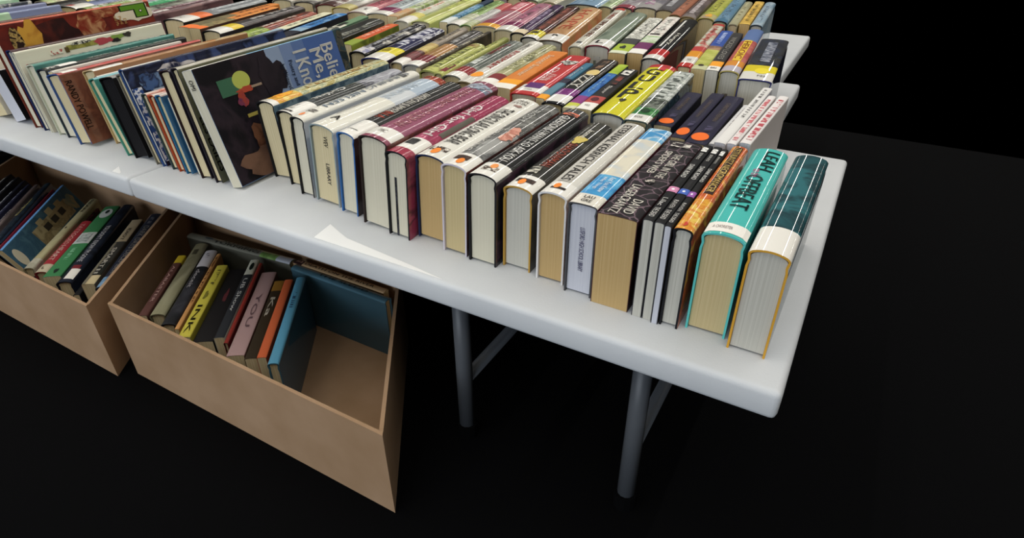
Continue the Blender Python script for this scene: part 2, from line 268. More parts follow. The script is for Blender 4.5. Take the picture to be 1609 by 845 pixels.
def LAB(f1=.1, dot=True, mark=True, col='#e9e6dc', f0=.004):
    r = [('r', f0, f1, -.95, .95, col, 'spine_label')]; m = f0 + (f1 - f0)
    if mark: r.append(('r', f0 + (f1 - f0) * .42, f0 + (f1 - f0) * .62, -.45, .55, 'art:#2b2320,#5a4436:160', 'label_emblem'))
    if dot: r.append(('e', f0 + (f1 - f0) * .28, f0 + (f1 - f0) * .75, -.32, .22, '#ef8a35', 'orange_dot'))
    return r
GEO = {
'R1': (-0.9257, 0.7168, 0.0441, 0.3305, 0.1452, -2.03, 4),
'R2': (-0.873, 0.7063, 0.0404, 0.3125, 0.141, -1.57, 0.5),
'R3': (-0.7925, 0.6849, 0.031, 0.3259, 0.1449, -1.29, -3),
'R4': (-0.7259, 0.6776, 0.052, 0.3223, 0.143, -0.85, -5),
'R5': (-0.6762, 0.6677, 0.0346, 0.3134, 0.1446, -1.64, -6),
'R6': (-0.5956, 0.6521, 0.0536, 0.3259, 0.155, -0.69, -5),
'R7': (-0.5517, 0.6451, 0.0395, 0.3034, 0.1437, -0.86, -4),
'R8': (-0.4949, 0.662, 0.0514, 0.3007, 0.1415, -0.84, -3),
'R9': (-0.4473, 0.647, 0.0419, 0.2982, 0.144, -0.51, -2.5),
'R10': (-0.3943, 0.6427, 0.0455, 0.311, 0.1421, -0.5, -1.5),
'R11': (-0.345, 0.6547, 0.0441, 0.2868, 0.13, -0.4, -1),
'R12': (-0.2903, 0.6483, 0.0414, 0.299, 0.1369, -0.22, -0.3),
'R13': (-0.2445, 0.6387, 0.0393, 0.3054, 0.1362, -0.24, -0.3),
'R14': (-0.2417, 0.633, 0.0515, 0.2824, 0.1336, 0.19, 0),
'R15': (-0.1837, 0.6308, 0.0131, 0.2715, 0.14, -0.02, 0),
'R16': (-0.1695, 0.6307, 0.0122, 0.2708, 0.14, 0.11, 0),
'R17': (-0.1567, 0.6273, 0.0087, 0.2707, 0.14, 0.16, 0),
'R18': (-0.1467, 0.6297, 0.0234, 0.2893, 0.14, 0.01, 0),
'R19': (-0.1158, 0.639, 0.0485, 0.2921, 0.14, -0.23, 0),
'R20': (-0.0616, 0.6248, 0.0442, 0.3085, 0.14, 0.52, 0),
'2a': (-1.8119, 1.1412, 0.075, 0.3738, 0.14, -11.05, 0),
'2b': (-1.6628, 1.0846, 0.0371, 0.3942, 0.14, -11.2, 0),
'2c': (-1.6244, 1.0899, 0.0364, 0.3426, 0.14, -11.37, 0),
'2d': (-1.5731, 1.0891, 0.06, 0.3908, 0.14, -11.96, 0),
'2e': (-1.4601, 1.0837, 0.054, 0.3434, 0.14, -13.64, 0),
'2f': (-1.388, 1.0971, 0.0322, 0.3475, 0.14, -14, 0),
'2g': (-1.3466, 1.1282, 0.0375, 0.3251, 0.14, -14.19, 0),
'2h': (-1.2585, 1.1341, 0.0301, 0.3209, 0.14, -14.36, 0),
'2i': (-1.2, 1.12, 0.06, 0.27, 0.15, -12.88, 0),
'2j': (-1.0971, 1.1067, 0.0313, 0.25, 0.15, -12.47, 0),
'2k': (-1.0627, 1.0979, 0.0428, 0.3376, 0.14, -11.79, 0),
'2l': (-1.0001, 1.0673, 0.06, 0.342, 0.14, -11.96, 0),
'2m': (-0.9148, 1.0653, 0.0306, 0.3847, 0.14, -11.32, 0),
'2n': (-0.8812, 1.0649, 0.0453, 0.3705, 0.14, -10.48, 0),
'2o': (-0.8321, 1.0496, 0.0123, 0.3922, 0.14, -8.92, 0),
'2p': (-0.8167, 1.0404, 0.0387, 0.266, 0.14, -9.1, 0),
'2q': (-0.7765, 1.0367, 0.0198, 0.3628, 0.14, -7.74, 0),
'2r': (-0.7559, 1.0369, 0.043, 0.3384, 0.14, -6.68, 0),
'2s': (-0.7056, 1.0109, 0.0398, 0.3841, 0.14, -6.15, 0),
'2t': (-0.6636, 1.014, 0.037, 0.3644, 0.14, -5.74, 0),
'2u': (-0.6254, 1.0091, 0.0444, 0.3172, 0.14, -5.08, 0),
'2v': (-0.5722, 0.9959, 0.0539, 0.3144, 0.14, -5.1, 0),
'2w': (-0.5139, 0.9873, 0.0179, 0.275, 0.14, -4.61, 0),
'2x': (-0.4934, 0.9726, 0.0404, 0.3377, 0.14, -4.49, 0),
'2y': (-0.4469, 0.9615, 0.0213, 0.3247, 0.14, -3.87, 0),
'2z': (-0.4254, 0.9682, 0.0291, 0.2892, 0.14, -3.72, 0),
'2A': (-0.3944, 0.9661, 0.0583, 0.3594, 0.14, -2.99, 0),
'2B': (-0.3318, 0.9554, 0.0408, 0.3347, 0.14, -2.76, 0),
'2C': (-0.2923, 0.9962, 0.0309, 0.2117, 0.125, -1.27, 0),
'2D': (-0.2518, 0.9601, 0.0248, 0.2744, 0.122, -0.59, 0),
'2E': (-0.2251, 0.9483, 0.0339, 0.2812, 0.122, -0.12, 0),
'2F': (-0.1906, 0.9651, 0.0173, 0.2301, 0.12, 1.48, 0),
'2G': (-0.1739, 0.9211, 0.0169, 0.3333, 0.14, 1.53, 0),
'2H': (-0.1563, 0.9255, 0.0134, 0.2798, 0.14, 1.97, 0),
'2I': (-0.1405, 0.9379, 0.0167, 0.2757, 0.14, 2.36, 0),
'3a': (-1.5996, 1.5324, 0.072, 0.4529, 0.14, -18.28, 0),
'3b': (-1.5196, 1.5201, 0.0633, 0.483, 0.14, -16.32, 0),
'3c': (-1.4247, 1.4851, 0.0674, 0.4531, 0.14, -14.27, 0),
'3d': (-1.3574, 1.4965, 0.0746, 0.418, 0.14, -13.07, 0),
'3e': (-1.2649, 1.4834, 0.0334, 0.4281, 0.14, -12.85, 0),
'3f': (-1.2101, 1.4419, 0.0458, 0.4156, 0.14, -12.85, 0),
'3g': (-1.1627, 1.4623, 0.0586, 0.4227, 0.14, -11.94, 0),
'3h': (-1.0785, 1.4821, 0.0256, 0.3931, 0.14, -11.91, 0),
'3i': (-1.0506, 1.4766, 0.0416, 0.3922, 0.14, -11.69, 0),
'3j': (-1.0082, 1.4804, 0.0333, 0.3636, 0.14, -11.47, 0),
'3k': (-0.9724, 1.4889, 0.0692, 0.3997, 0.14, -11.93, 0),
'3l': (-0.8971, 1.4736, 0.0557, 0.4177, 0.14, -12.03, 0),
'3m': (-0.8362, 1.458, 0.0401, 0.4365, 0.14, -12.03, 0),
'3n': (-0.7886, 1.427, 0.0441, 0.4675, 0.14, -10.95, 0),
'3o': (-0.739, 1.4178, 0.0681, 0.4725, 0.14, -10.63, 0),
'3p': (-0.6393, 1.3936, 0.0343, 0.5297, 0.14, -9.31, 0),
'3q': (-0.6091, 1.4248, 0.0601, 0.4557, 0.14, -7.82, 0),
'3r': (-0.5296, 1.3743, 0.0404, 0.4483, 0.14, -7.19, 0),
'3s': (-0.4907, 1.3934, 0.0374, 0.4684, 0.14, -6.5, 0),
'3t': (-0.4475, 1.3672, 0.0451, 0.4823, 0.14, -5.82, 0),
'3v': (-0.3577, 1.3373, 0.0304, 0.4852, 0.14, -5.22, 0),
'3w': (-0.3244, 1.3261, 0.0299, 0.4156, 0.14, -4.96, 0),
'3x': (-0.2942, 1.3306, 0.0256, 0.3976, 0.14, -4.94, 0),
'3y': (-0.269, 1.3444, 0.0403, 0.4534, 0.14, -4.51, 0),
'3z': (-0.2209, 1.2991, 0.0635, 0.3967, 0.14, -4.33, 0),
'4a': (-0.9835, 1.9183, 0.0508, 0.5304, 0.14, -7.8, 0),
'4b': (-0.897, 1.9235, 0.1041, 0.5455, 0.14, -8.07, 0),
'4c': (-0.7894, 1.9284, 0.0452, 0.5182, 0.14, -7.6, 0),
'4d': (-0.7435, 1.9422, 0.0613, 0.5115, 0.14, -6.91, 0),
'4e': (-0.6846, 1.9703, 0.0694, 0.5121, 0.14, -6.81, 0),
'4f': (-0.6128, 1.9603, 0.0544, 0.5324, 0.14, -6.67, 0),
'4g': (-0.5508, 1.8982, 0.0329, 0.5195, 0.14, -6.15, 0),
'4h': (-0.5151, 1.8841, 0.0439, 0.4933, 0.14, -5.87, 0),
'4i': (-0.4648, 1.8893, 0.047, 0.446, 0.14, -5.24, 0),
'4j': (-0.4138, 1.8636, 0.0382, 0.4592, 0.14, -5.26, 0),
'4k': (-0.3669, 1.838, 0.0257, 0.3921, 0.14, -5.54, 0),
'4l': (-0.3402, 1.8525, 0.0276, 0.3966, 0.14, -5.02, 0),
'4m': (-0.3119, 1.8579, 0.0322, 0.3938, 0.14, -4.69, 0),
'L0a': (-1.8334, 0.643, 0.04, 0.3747, 0.113, -1.22, 20.56),
'L0b': (-1.7808, 0.643, 0.05, 0.3482, 0.1494, -1.3, 13.24),
'L0c': (-1.6978, 0.643, 0.05, 0.3588, 0.1123, -1.46, 16.13),
'LP': (-1.6168, 0.643, 0.03, 0.3613, 0.2197, -1.78, 9.37),
'L2': (-1.579, 0.643, 0.022, 0.3588, 0.1737, -2.25, 8.61),
'L3': (-1.5524, 0.643, 0.0105, 0.3512, 0.1728, -2.54, 9.18),
'L4': (-1.5195, 0.643, 0.03, 0.3385, 0.1509, -2.89, 8.87),
'L5': (-1.4851, 0.643, 0.035, 0.3419, 0.1463, -3.19, 8.3),
'L6': (-1.42, 0.643, 0.045, 0.3449, 0.1459, -3.32, 10.86),
'L8': (-1.3574, 0.643, 0.04, 0.4, 0.1527, -3.24, 11.04),
'L8c': (-1.2706, 0.643, 0.022, 0.3227, 0.1554, -2.83, 16.67),
'L8d': (-1.244, 0.643, 0.046, 0.3137, 0.1599, -2.54, 11.63),
'L8e': (-1.1765, 0.643, 0.015, 0.3259, 0.175, -2.38, 12.01),
'L9': (-1.1562, 0.643, 0.0135, 0.4, 0.1868, -2.28, 13.3),
'L10a': (-1.1263, 0.643, 0.018, 0.2746, 0.1466, -2, 10.63),
'L10b': (-1.1059, 0.643, 0.0175, 0.2756, 0.1472, -2.06, 10.3),
'L10c': (-1.0844, 0.643, 0.0175, 0.2767, 0.1503, -2.42, 9.71),
'L11': (-1.0404, 0.643, 0.03, 0.3135, 0.1988, -2.68, 10.08),
'L12': (-1.0004, 0.643, 0.03, 0.377, 0.2054, -2.88, 10.59),
'L13': (-0.9536, 0.643, 0.0255, 0.3513, 0.2102, -2.96, 14.46),
}
# ------------------------------------------------------------------ floor, tables, cartons
def structure(o): o['kind'] = 'structure'; return o
bm = bmesh.new(); box_bm(bm, -3.6, 0.6, -0.1, 2.7, -0.02, 0.0); structure(bm_obj('floor', bm, M_CARPET))

def folding_table(x0, x1, y0, y1, label, legs):
    r = bpy.data.objects.new('folding_table', None); COL.objects.link(r); r.location = ((x0 + x1) / 2, (y0 + y1) / 2, 0)
    hx, hy = (x1 - x0) / 2, (y1 - y0) / 2
    bm = bmesh.new(); box_bm(bm, -hx, hx, -hy, hy, TT - 0.041, TT, 0.008, 3); bm_obj('tabletop', bm, M_TABLE, r, True)
    for wx in legs:
        bm = bmesh.new(); lx = wx - (x0 + x1) / 2
        for yy in (-1, 1): tube_bm(bm, (lx, yy * (hy - 0.07), 0.012), (lx, yy * (hy - 0.07), TT - 0.04), 0.014)
        tube_bm(bm, (lx, -hy + 0.07, 0.13), (lx, hy - 0.07, 0.13), 0.011); tube_bm(bm, (lx, -hy + 0.05, TT - 0.05), (lx, hy - 0.05, TT - 0.05), 0.011)
        leg = bm_obj('leg', bm, M_STEEL, r, True)
        for yy in (-1, 1):
            bm = bmesh.new(); tube_bm(bm, (lx, yy * (hy - 0.07), 0.0), (lx, yy * (hy - 0.07), 0.03), 0.018); bm_obj('foot_cap', bm, M_CARPET, leg)
    tag(r, label, 'table', 'white folding tables'); return r
SEAM = -1.1655
folding_table(-3.0, SEAM - 0.0012, 0.5715, 1.335, 'white plastic folding table left of the seam, under the leaning picture books', (-2.85, -2.35))
folding_table(SEAM + 0.0012, 0.012, 0.5715, 1.335, 'white plastic folding table right of the seam, under the upright hardcovers in front', (-0.46, -0.16))
folding_table(-2.15, -0.15, 1.3375, 1.855, 'white folding table under the third row of books, mostly hidden behind the second row', (-1.9, -0.3))
folding_table(-1.35, -0.21, 1.8575, 2.52, 'white folding table under the rearmost books at the top right', (-1.0, -0.35))

def carton(name, x0, x1, y0, y1, skew, label, flaps):
    """open racked carton: front edge along x, sides running back along (skew, 1)"""
    r = bpy.data.objects.new(name, None); COL.objects.link(r); r.location = (x0, y0, 0)
    w_, dp, h, t = x1 - x0, y1 - y0, 0.175, 0.006
    def wall(nm, a, b, z0, z1, tx, ty):
        bm = bmesh.new(); q = [(a[0], a[1]), (b[0], b[1]), (b[0] + tx, b[1] + ty), (a[0] + tx, a[1] + ty)]
        lo = [bm.verts.new((p[0], p[1], z0)) for p in q]; hi = [bm.verts.new((p[0], p[1], z1)) for p in q]
        bm.faces.new(lo[::-1]); bm.faces.new(hi)
        for k in range(4): bm.faces.new((lo[k], lo[(k + 1) % 4], hi[(k + 1) % 4], hi[k]))
        bmesh.ops.recalc_face_normals(bm, faces=bm.faces); bm_obj(nm, bm, M_KRAFT, r)
    s = skew * dp
    wall('front_wall', (0, 0), (w_, 0), 0.004, h, -skew * -t, t)
    wall('back_wall', (s, dp - t), (s + w_, dp - t), 0.004, h - 0.004, 0, t)
    wall('side_wall', (skew * t, t), (s - skew * t, dp - t), 0.004, h - 0.002, t * 1.3, 0)
    wall('side_wall', (w_ - t * 1.3 + skew * t, t), (w_ + s - t * 1.3 - skew * t, dp - t), 0.004, h - 0.002, t * 1.3, 0)
    wall('base', (0.0, 0), (s, dp), 0.0, 0.004, w_, 0)
    for nm, a, b, out, dz in flaps:
        bm = bmesh.new(); v = [bm.verts.new(p) for p in ((a[0], a[1], h - .001), (b[0], b[1], h - .001), (b[0] + out[0], b[1] + out[1], h - dz), (a[0] + out[0], a[1] + out[1], h - dz))]
        f = bm.faces.new(v); e = bmesh.ops.extrude_face_region(bm, geom=[f]); bmesh.ops.translate(bm, verts=[g for g in e['geom'] if isinstance(g, bmesh.types.BMVert)], vec=(0, 0, -0.004))
        bmesh.ops.recalc_face_normals(bm, faces=bm.faces); bm_obj(nm, bm, M_KRAFT, r)
    tag(r, label, 'cardboard box', 'cartons of books under the table'); return r
SK = -0.70
carton('cardboard_box', -1.87, -1.163, 0.420, 0.80, SK, 'open brown cardboard box at the lower left corner, with the ship-cover book in it', [])
carton('cardboard_box', -1.136, -0.470, 0.445, 0.80, SK, 'open brown cardboard box right of the other, with books lying across its back', [])

def light_patch(pts, label):  # thin white sheet painting a bright patch of light onto the table top
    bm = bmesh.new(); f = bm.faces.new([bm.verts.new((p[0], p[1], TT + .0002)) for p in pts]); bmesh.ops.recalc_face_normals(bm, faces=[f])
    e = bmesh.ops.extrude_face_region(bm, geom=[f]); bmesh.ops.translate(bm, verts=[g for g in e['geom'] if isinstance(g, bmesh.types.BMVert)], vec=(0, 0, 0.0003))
    bmesh.ops.recalc_face_normals(bm, faces=bm.faces); o = bm_obj('painted_light_patch', bm, simple('painted_light', '#f6f6f4', 0.6)); tag(o, label, 'light_patch', 'painted light patches on the table edge')
light_patch([(-.690, .5797), (-.445, .5797), (-.5131, .5889), (-.5791, .596), (-.6429, .603), (-.667, .612), (-.6987, .625), (-.694, .600)], 'long painted light patch with a peaked end along the table edge, right of the seam')
light_patch([(-1.222, .5797), (-1.199, .5797), (-1.2013, .5842), (-1.2347, .601)], 'small painted light patch on the table edge just left of the seam')

# ------------------------------------------------------------------ the books
def add(k, kind, segs, side, board, page, extras, label, name=None, left=None, z0=None):
    nm = name or {'H': 'hardcover_book', 'P': 'paperback_book', 'F': 'hardcover_book'}[kind]
    if isinstance(segs, str): segs = [(0, 1, segs)]
    grp = GROUPS[k[0]]
    if k[0] in '234K' and k != '2A' and not any(e[0] == 't' or str(e[5]).startswith('ink') for e in extras):
        f0, f1, c = max(segs, key=lambda s: s[1] - s[0]); c = c.split(':')[1].split(',')[0] if ':' in c else c
        lum = sum(int(c[i:i + 2], 16) for i in (1, 3, 5)) / 3
        ink = '#%02x%02x%02x' % tuple(int(v * .42) if lum > 120 else int(255 - (255 - v) * .45) for v in [int(c[i:i + 2], 16) for i in (1, 3, 5)])
        extras = list(extras) + [('r', f0 + (f1 - f0) * .12, f0 + (f1 - f0) * .85, -.32, .34, 'ink:%s,%s:100' % (c, ink), 'lettering_band')]
    return book(nm, GEO[k], kind, segs, side, board, page, extras, label, grp, z0, left)
GROUPS = {'R': 'upright books in the front row', 'L': 'leaning books at the left of the front row', 'E': 'leaning books at the left of the front row', '2': 'books in the second row', 'K': 'books in the second row',
          '3': 'books in the third row', '4': 'books in the rearmost row', 'A': 'books in the left cardboard box', 'B': 'books in the right cardboard box', 'C': 'books in the right cardboard box'}
W, BK, DK = '#eeeae0', '#16161a', '#2a2826'
GEO['L8'] = (GEO['L8'][0], .672) + GEO['L8'][2:]; GEO['L6'] = (GEO['L6'][0], .632) + GEO['L6'][2:]
GEO.update({'L3b': (-1.5375, .652, .014, .33, .148, -2.9, 9.2), 'L5b': (-1.4465, .648, .0175, .31, .146, -3.2, 9.5), 'L8b': (-1.3125, .670, .010, .29, .148, -3, 12), 'L8g': (-1.299, .664, .010, .29, .146, -3, 12.5), 'L10d': (-1.062, .652, .017, .27, .148, -2.5, 9.9),
  'E0c': (-1.905, .66, .05, .33, .15, -2, 12), 'E0b': (-1.965, .66, .05, .33, .16, -2, 11), 'E0a': (-2.03, .66, .055, .33, .16, -2, 10), 'E1': (-2.105, .655, .06, .36, .168, -2, 9), 'E2': (-2.185, .655, .065, .36, .168, -2, 8.5), 'E3': (-2.26, .655, .06, .36, .168, -2, 8), 'E4': (-2.35, .655, .075, .36, .168, -2, 8), 'E5': (-2.44, .655, .075, .36, .168, -2, 8),
  'K1': (-2.475, 1.13, .06, .36, .14, -12, 0), 'K2': (-2.395, 1.115, .07, .36, .14, -12, 0), 'K3': (-2.30, 1.112, .075, .36, .14, -12, 0), 'K4': (-2.215, 1.12, .06, .36, .14, -12, 0), 'K5': (-2.145, 1.125, .05, .36, .14, -12, 0),
  '2aa': (-2.09, 1.17, .04, .34, .14, -12, 0), '2ab': (-2.03, 1.15, .062, .36, .14, -12, 0), '2ac': (-1.96, 1.145, .062, .37, .14, -12, 0), '5a': (-.37, 2.30, .05, .2, .14, -5, 0)})

# --- front row, upright, from the blue poetry book rightwards
add('R1', 'H', [(0, .045, W), (.045, .22, 'art:#e0b23c,#d98a30,#e8cc66:40:2'), (.22, 1, 'art:#c9c79e,#8d9672,#d8d2a4,#a89a58:60:3')], 'art:#5c7684,#41586a,#7a8f98:22', BK, 'c',
    [('e', .07, .2, -.5, .6, 'art:#e08a2c,#f0b840:60', 'sun_picture'), ('n', 'FIC', .01, .03, -.4, .3, '#8a8478'), ('r', .3, .9, .05, .55, 'ink:#c4bf94,#8a6a34:150', 'lettering_band')], 'pale green hardcover with a golden sun on its near end beside the blue poetry cover')
add('R2', 'H', [(0, .19, W), (.19, .62, 'art:#3c3e3b,#2d2f2d,#4a4c48:30'), (.62, 1, 'art:#8c8c90,#b4b4ba,#5e5e64:26:3')], '#5a5a58', BK, 'c',
    [('n', 'F', .09, .13, -.2, .0, '#77736a'), ('n', 'GRU', .05, .075, -.35, .2, '#77736a'), ('t', 'Girlfrst', .24, .5, -.45, .35, '#dcdad2'), ('r', .015, .03, -.7, .6, 'art:#23201e,#77716a:120', 'label_emblem')], 'charcoal hardcover with white script on its spine and a silvery grey far half')
add('R3', 'H', [(0, 1, '#e6e2d4')], '#dcd8cc', BK, 'w',
    [('e', .03, .075, -.45, .05, '#ee8a50', 'orange_dot'), ('r', .10, .135, -.7, .5, 'art:#3a3a3a,#77716a,#e6e2d4:90', 'label_emblem'), ('t', 'NIELSEN', .2, .52, -.3, .5, '#8492a0'), ('t', 'RUNNING', .55, .93, -.35, .45, '#8a8f94'), ('r', .86, .9, -.6, .6, '#55534e', 'ink_bar')], 'cream hardcover with thin grey capitals along the spine and one orange dot', left='#6b7c90')
add('R4', 'H', [(0, .5, '#e6e2d3'), (.5, .7, '#d3d6d6'), (.7, .93, '#b3c0cb'), (.93, 1, 'art:#8c3226,#b05a38,#6a2a26:40')], '#dedacd', '#8d9a9c', 'c',
    [('n', 'A', .10, .15, -.35, .25, '#2e2b28'), ('r', .17, .42, -.62, -.56, '#55504a', 'ink_rule'), ('t', 'SUNRISE', .5, .8, -.3, .3, '#c7d0d6'), ('pt', 'VVEV', .5, .68, .14, .27, '#1c1a1e'), ('pt', 'LIBRARY', .5, .66, .48, .75, '#3b3540')], 'thick cream hardcover fading to pale blue, LIBRARY stamped on its pages', left='#3f6fa3')
add('R5', 'H', [(0, .2, W), (.2, 1, '#2c2b29')], '#3a2c2c', '#2f62a0', 'w', [('t', 'IN A', .26, .36, -.45, .5, '#c0503c'), ('t', 'AMERICAN SUMMER', .36, .72, -.45, .5, '#d2cdc2'), ('r', .06, .065, -.6, .5, '#6a6a66', 'ink_rule')], 'black hardcover with red and white title between the cream and the mauve one', left='#2f66a8')
add('R6', 'H', [(0, .03, '#8f4a5c'), (.03, .13, W), (.13, .86, '#97566c'), (.86, .94, 'art:#7d8a98,#97566c,#aab2ba:26'), (.94, 1, '#8a5060')], 'art:#5c403e,#7a4a40,#46302f:16', '#2c2220', 'w',
    [('n', 'FIC', .07, .10, -.3, .2, '#77706a'), ('t', 'WOODROW', .17, .47, -.35, .45, '#b77a80'), ('t', 'DANCING', .5, .84, -.3, .4, '#b77a80'), ('e', .86, .96, -.5, .7, 'art:#9aa6b2,#6f6470,#b9c0c6:50', 'swirl_picture')], 'thick dusty mauve hardcover in glossy film, pink title, dark brown side')
add('R7', 'H', [(0, .07, '#9c3448'), (.07, .21, W), (.21, 1, 'art:#a03a58,#8f3450,#b0506c:20')], 'art:#9a3854,#5d2a38,#a84a62:14', BK, 'w',
    [('r', .12, .19, -.6, .25, 'art:#1e1e1e,#3a3a38:90', 'label_emblem'), ('r', .30, .62, .6, .98, '#5f5a50', 'green_band'), ('t', 'Girl for Girl', .26, .78, -.45, .45, '#eee6e2'), ('pr', .3, .42, .30, 1.0, 'art:#1b1b1f,#3a3a40:120', 'stamp_bar')], 'magenta hardcover with spiky white handwriting on the spine')
add('R8', 'H', [(0, 1, '#e7e3d7')], 'art:#dcd8cc,#c6bca4,#e4e0d4:14', '#1d2848', 'y',
    [('r', .075, .12, -.7, .5, 'art:#2b2320,#5a4436,#e7e3d7:90', 'label_emblem'), ('e', .03, .10, -.35, .15, '#ef8a35', 'orange_dot'), ('t', 'THE SINGULAR LONG BEAR', .18, .78, -.5, .45, '#4a4744'), ('n', 'ORIN', .93, .96, -.35, .45, '#5a5550'), ('n', 'FOLTEN', .89, .92, -.5, .5, '#5a5550'), ('e', .84, .87, -.1, .5, '#9a7a70', 'small_picture')], 'white hardcover with tall black title, between the magenta and the grey photograph spines')
add('R9', 'H', [(0, .15, W), (.15, .5, 'art:#83827f,#5f5f5d,#a2a19c:18'), (.5, 1, 'art:#6d6c69,#54534f,#878680:20')], 'art:#6a3a34,#4c2e2a:20', '#c9c2cc', 't',
    [('r', .07, .12, -.7, .4, 'art:#2b2320,#5a4436:90', 'label_emblem'), ('e', .025, .085, -.2, .3, '#ef8a35', 'orange_dot'), ('e', .38, .58, .05, 1.0, 'art:#d79a86,#b06a58,#e6b8a4:40', 'hand_picture'), ('t', 'BREAKING', .18, .52, -.85, -.35, '#cfccc4'), ('t', 'BODY', .66, .86, -.4, .2, '#b9b7b0')], 'grey photographic hardcover with a pink hand on the spine', left='#b7b0bb')
add('R10', 'H', [(0, .14, W), (.14, .93, '#232322'), (.93, 1, '#4a4a48')], 'art:#2a292b,#4a3040,#1c1c1e:9', BK, 'w',
    [('r', .05, .09, -.5, .5, 'art:#2b2320,#7a6a5a,#e9e6dc:90', 'label_emblem'), ('e', .075, .125, -.15, .3, '#ef9a55', 'orange_dot'), ('t', 'QUESTIONS I WANT TO ASK YOU', .17, .86, -.35, .42, '#e9e6df'), ('r', .89, .93, -.5, .7, 'ink:#3a3a38,#d8785c:120', 'author_line')], 'black hardcover with QUESTIONS I WANT TO ASK YOU in white capitals')
add('R11', 'H', [(0, .14, W), (.14, 1, 'art:#35342f,#2a2a27,#46443c:22')], 'art:#3a3732,#4e4a40:16', '#b58d3e', 'g',
    [('r', .06, .10, -.6, .6, 'art:#2b2320,#4a3830:90', 'label_emblem'), ('e', .03, .09, -.35, .1, '#ef8a35', 'orange_dot'), ('t', 'SHADOWMAN', .27, .62, -.3, .4, '#a04a38'), ('e', .63, .75, -.35, .5, '#cdb860', 'bird_picture'), ('t', 'home', .72, .85, -.1, .35, '#e4dfd2'), ('r', .17, .25, -.6, .1, 'ink:#35342f,#c9c4b4:150', 'small_print')], 'dark hardcover with brick-red title and a yellow bird on the spine')
add('R12', 'H', [(0, .12, W), (.12, 1, '#dcd8cd')], 'art:#d8d2c4,#b9a894,#e4dfd4:14', '#d8d6d4', 'y',
    [('r', .045, .065, -.5, .5, 'art:#2b2320,#4a3830:90', 'label_emblem'), ('e', .05, .10, -.4, .05, '#ef8a35', 'orange_dot'), ('r', .13, .98, -.55, .3, '#b9b4aa', 'title_panel'), ('t', 'ETERNAL KERRICH TALES', .14, .95, -.45, .2, '#3a3836')], 'white hardcover with a long grey title panel and an orange dot near its label')
add('R13', 'F', [(0, .1, '#e6e0d2'), (.1, .32, 'art:#4aa0d2,#3b8cc4,#62b2dc:20'), (.32, .82, 'art:#e6dfc9,#dbd6c6,#c9d3d6:16'), (.82, 1, 'art:#6cb0d8,#c6dbe4,#4a98cc:18')], '#5a2030', '#4a4a4c', 'b',
    [('n', 'LAU', .055, .08, -.35, .35, '#44403c'), ('n', 'GRE', .02, .045, -.35, .35, '#44403c'), ('t', 'And You Know', .13, .30, .05, .45, '#eef4f6'), ('t', 'Who Things', .15, .29, -.45, -.1, '#eef4f6'), ('pt', 'LUSFORD HIGH SCHOOL LIBRARY', .42, .62, .26, .74, '#4c4874')], 'cream and sky blue book with a purple school library stamp on its page edges')
add('R14', 'P', 'web:#1d181b,#7d6670:75', 'art:#2b1a1c,#3c2226:14', '#5a3a34', 'y',
    [('t', 'DAVID', .04, .19, .05, .55, '#ece6da'), ('t', 'LAGERCRANTZ', .02, .34, -.6, -.1, '#ece6da'), ('t', 'THE GIRL IN THE', .46, .80, .05, .5, '#ece6da'), ('t', "SPIDER'S WEB", .50, .82, -.55, -.12, '#ece6da'), ('r', .90, .965, -.6, .5, 'ink:#2a2226,#d6cfc4:130', 'publisher_line'), ('e', .38, .43, -.2, .3, 'art:#0e0c0d,#c9bfb4:120', 'spider_picture')], 'fat dark paperback with cracked brown web pattern and white block capitals')
for k, sq, la, lb in (('R15', '#d58cb0', 'leftmost of three thin black paperbacks, pink square on its spine', .02), ('R16', '#4a68b8', 'middle of three thin black paperbacks, blue square on its spine', .0), ('R17', '#9a5aa8', 'rightmost of three thin black paperbacks, purple square on its spine', .0)):
    add(k, 'P', '#151517', '#151517', '#3a3a3e', {'R15': 'g', 'R16': 'g', 'R17': 'b'}[k],
        [('r', .32, .38, -.95, .95, sq, 'colour_square'), ('e', .34, .36, -.3, .3, '#f0eef0', 'square_dot'), ('t', 'THE DEAD', .03, .13, -.5, .5, '#e8e6e0'), ('t', 'Lilac' if k == 'R15' else 'RAVEN', .15, .24, -.45, .45, '#d4d2cc'), ('t', 'DARK ROAD', .5, .68, -.5, .5, '#e8e6e0'), ('t', 'SERIES', .76, .86, -.3, .3, '#c9c7c0'), ('r', .88, .95, -.6, .6, 'ink:#151517,#e8e6e0:160', 'publisher_line')], la)
add('R18', 'H', [(0, .3, 'art:#e2a83c,#d8782c,#e8c45c:40'), (.3, 1, 'art:#d8762e,#c2502a,#e09a40:40')], 'art:#c8602a,#a03c24,#e0a040:24', BK, 'g',
    [('r', .36, .98, -.5, .5, '#33201a', 'title_panel'), ('t', 'ZETHUNTZ NECROMANCER', .38, .97, -.38, .38, '#e8c878'), ('e', .02, .06, -.3, .1, '#c2402a', 'red_mark')], 'fiery orange hardcover with gold capitals in a dark panel')
add('R19', 'H', [(0, 1, '#4cbdb4')], '#46b2aa', '#5cc0ba', 't', [('r', .015, .10, -.95, .98, W, 'spine_label'), ('n', 'A CHORISTER', .045, .07, -.7, .2, '#a79a96'), ('t', 'LEAH', .70, .95, -.15, .6, '#173836'), ('t', 'on the', .60, .70, -.35, .15, '#c86a94'), ('t', 'OFFBEAT', .24, .62, -.5, .4, '#173836')], 'thick turquoise hardcover with thin dark hand lettering and a curved white label')
add('R20', 'H', [(0, .2, W), (.2, 1, 'art:#1f5258,#16383e,#2c6a70:14')], '#1d4348', '#cf9a34', 'g', [], 'dark teal hardcover with ochre boards at the right end of the front row')

GEO['L12'] = (-1.0, .643, .019, .377, .208, -2.88, 10.6); GEO['L14'] = (-.9795, .715, .0085, .335, .205, -3, 11.8)
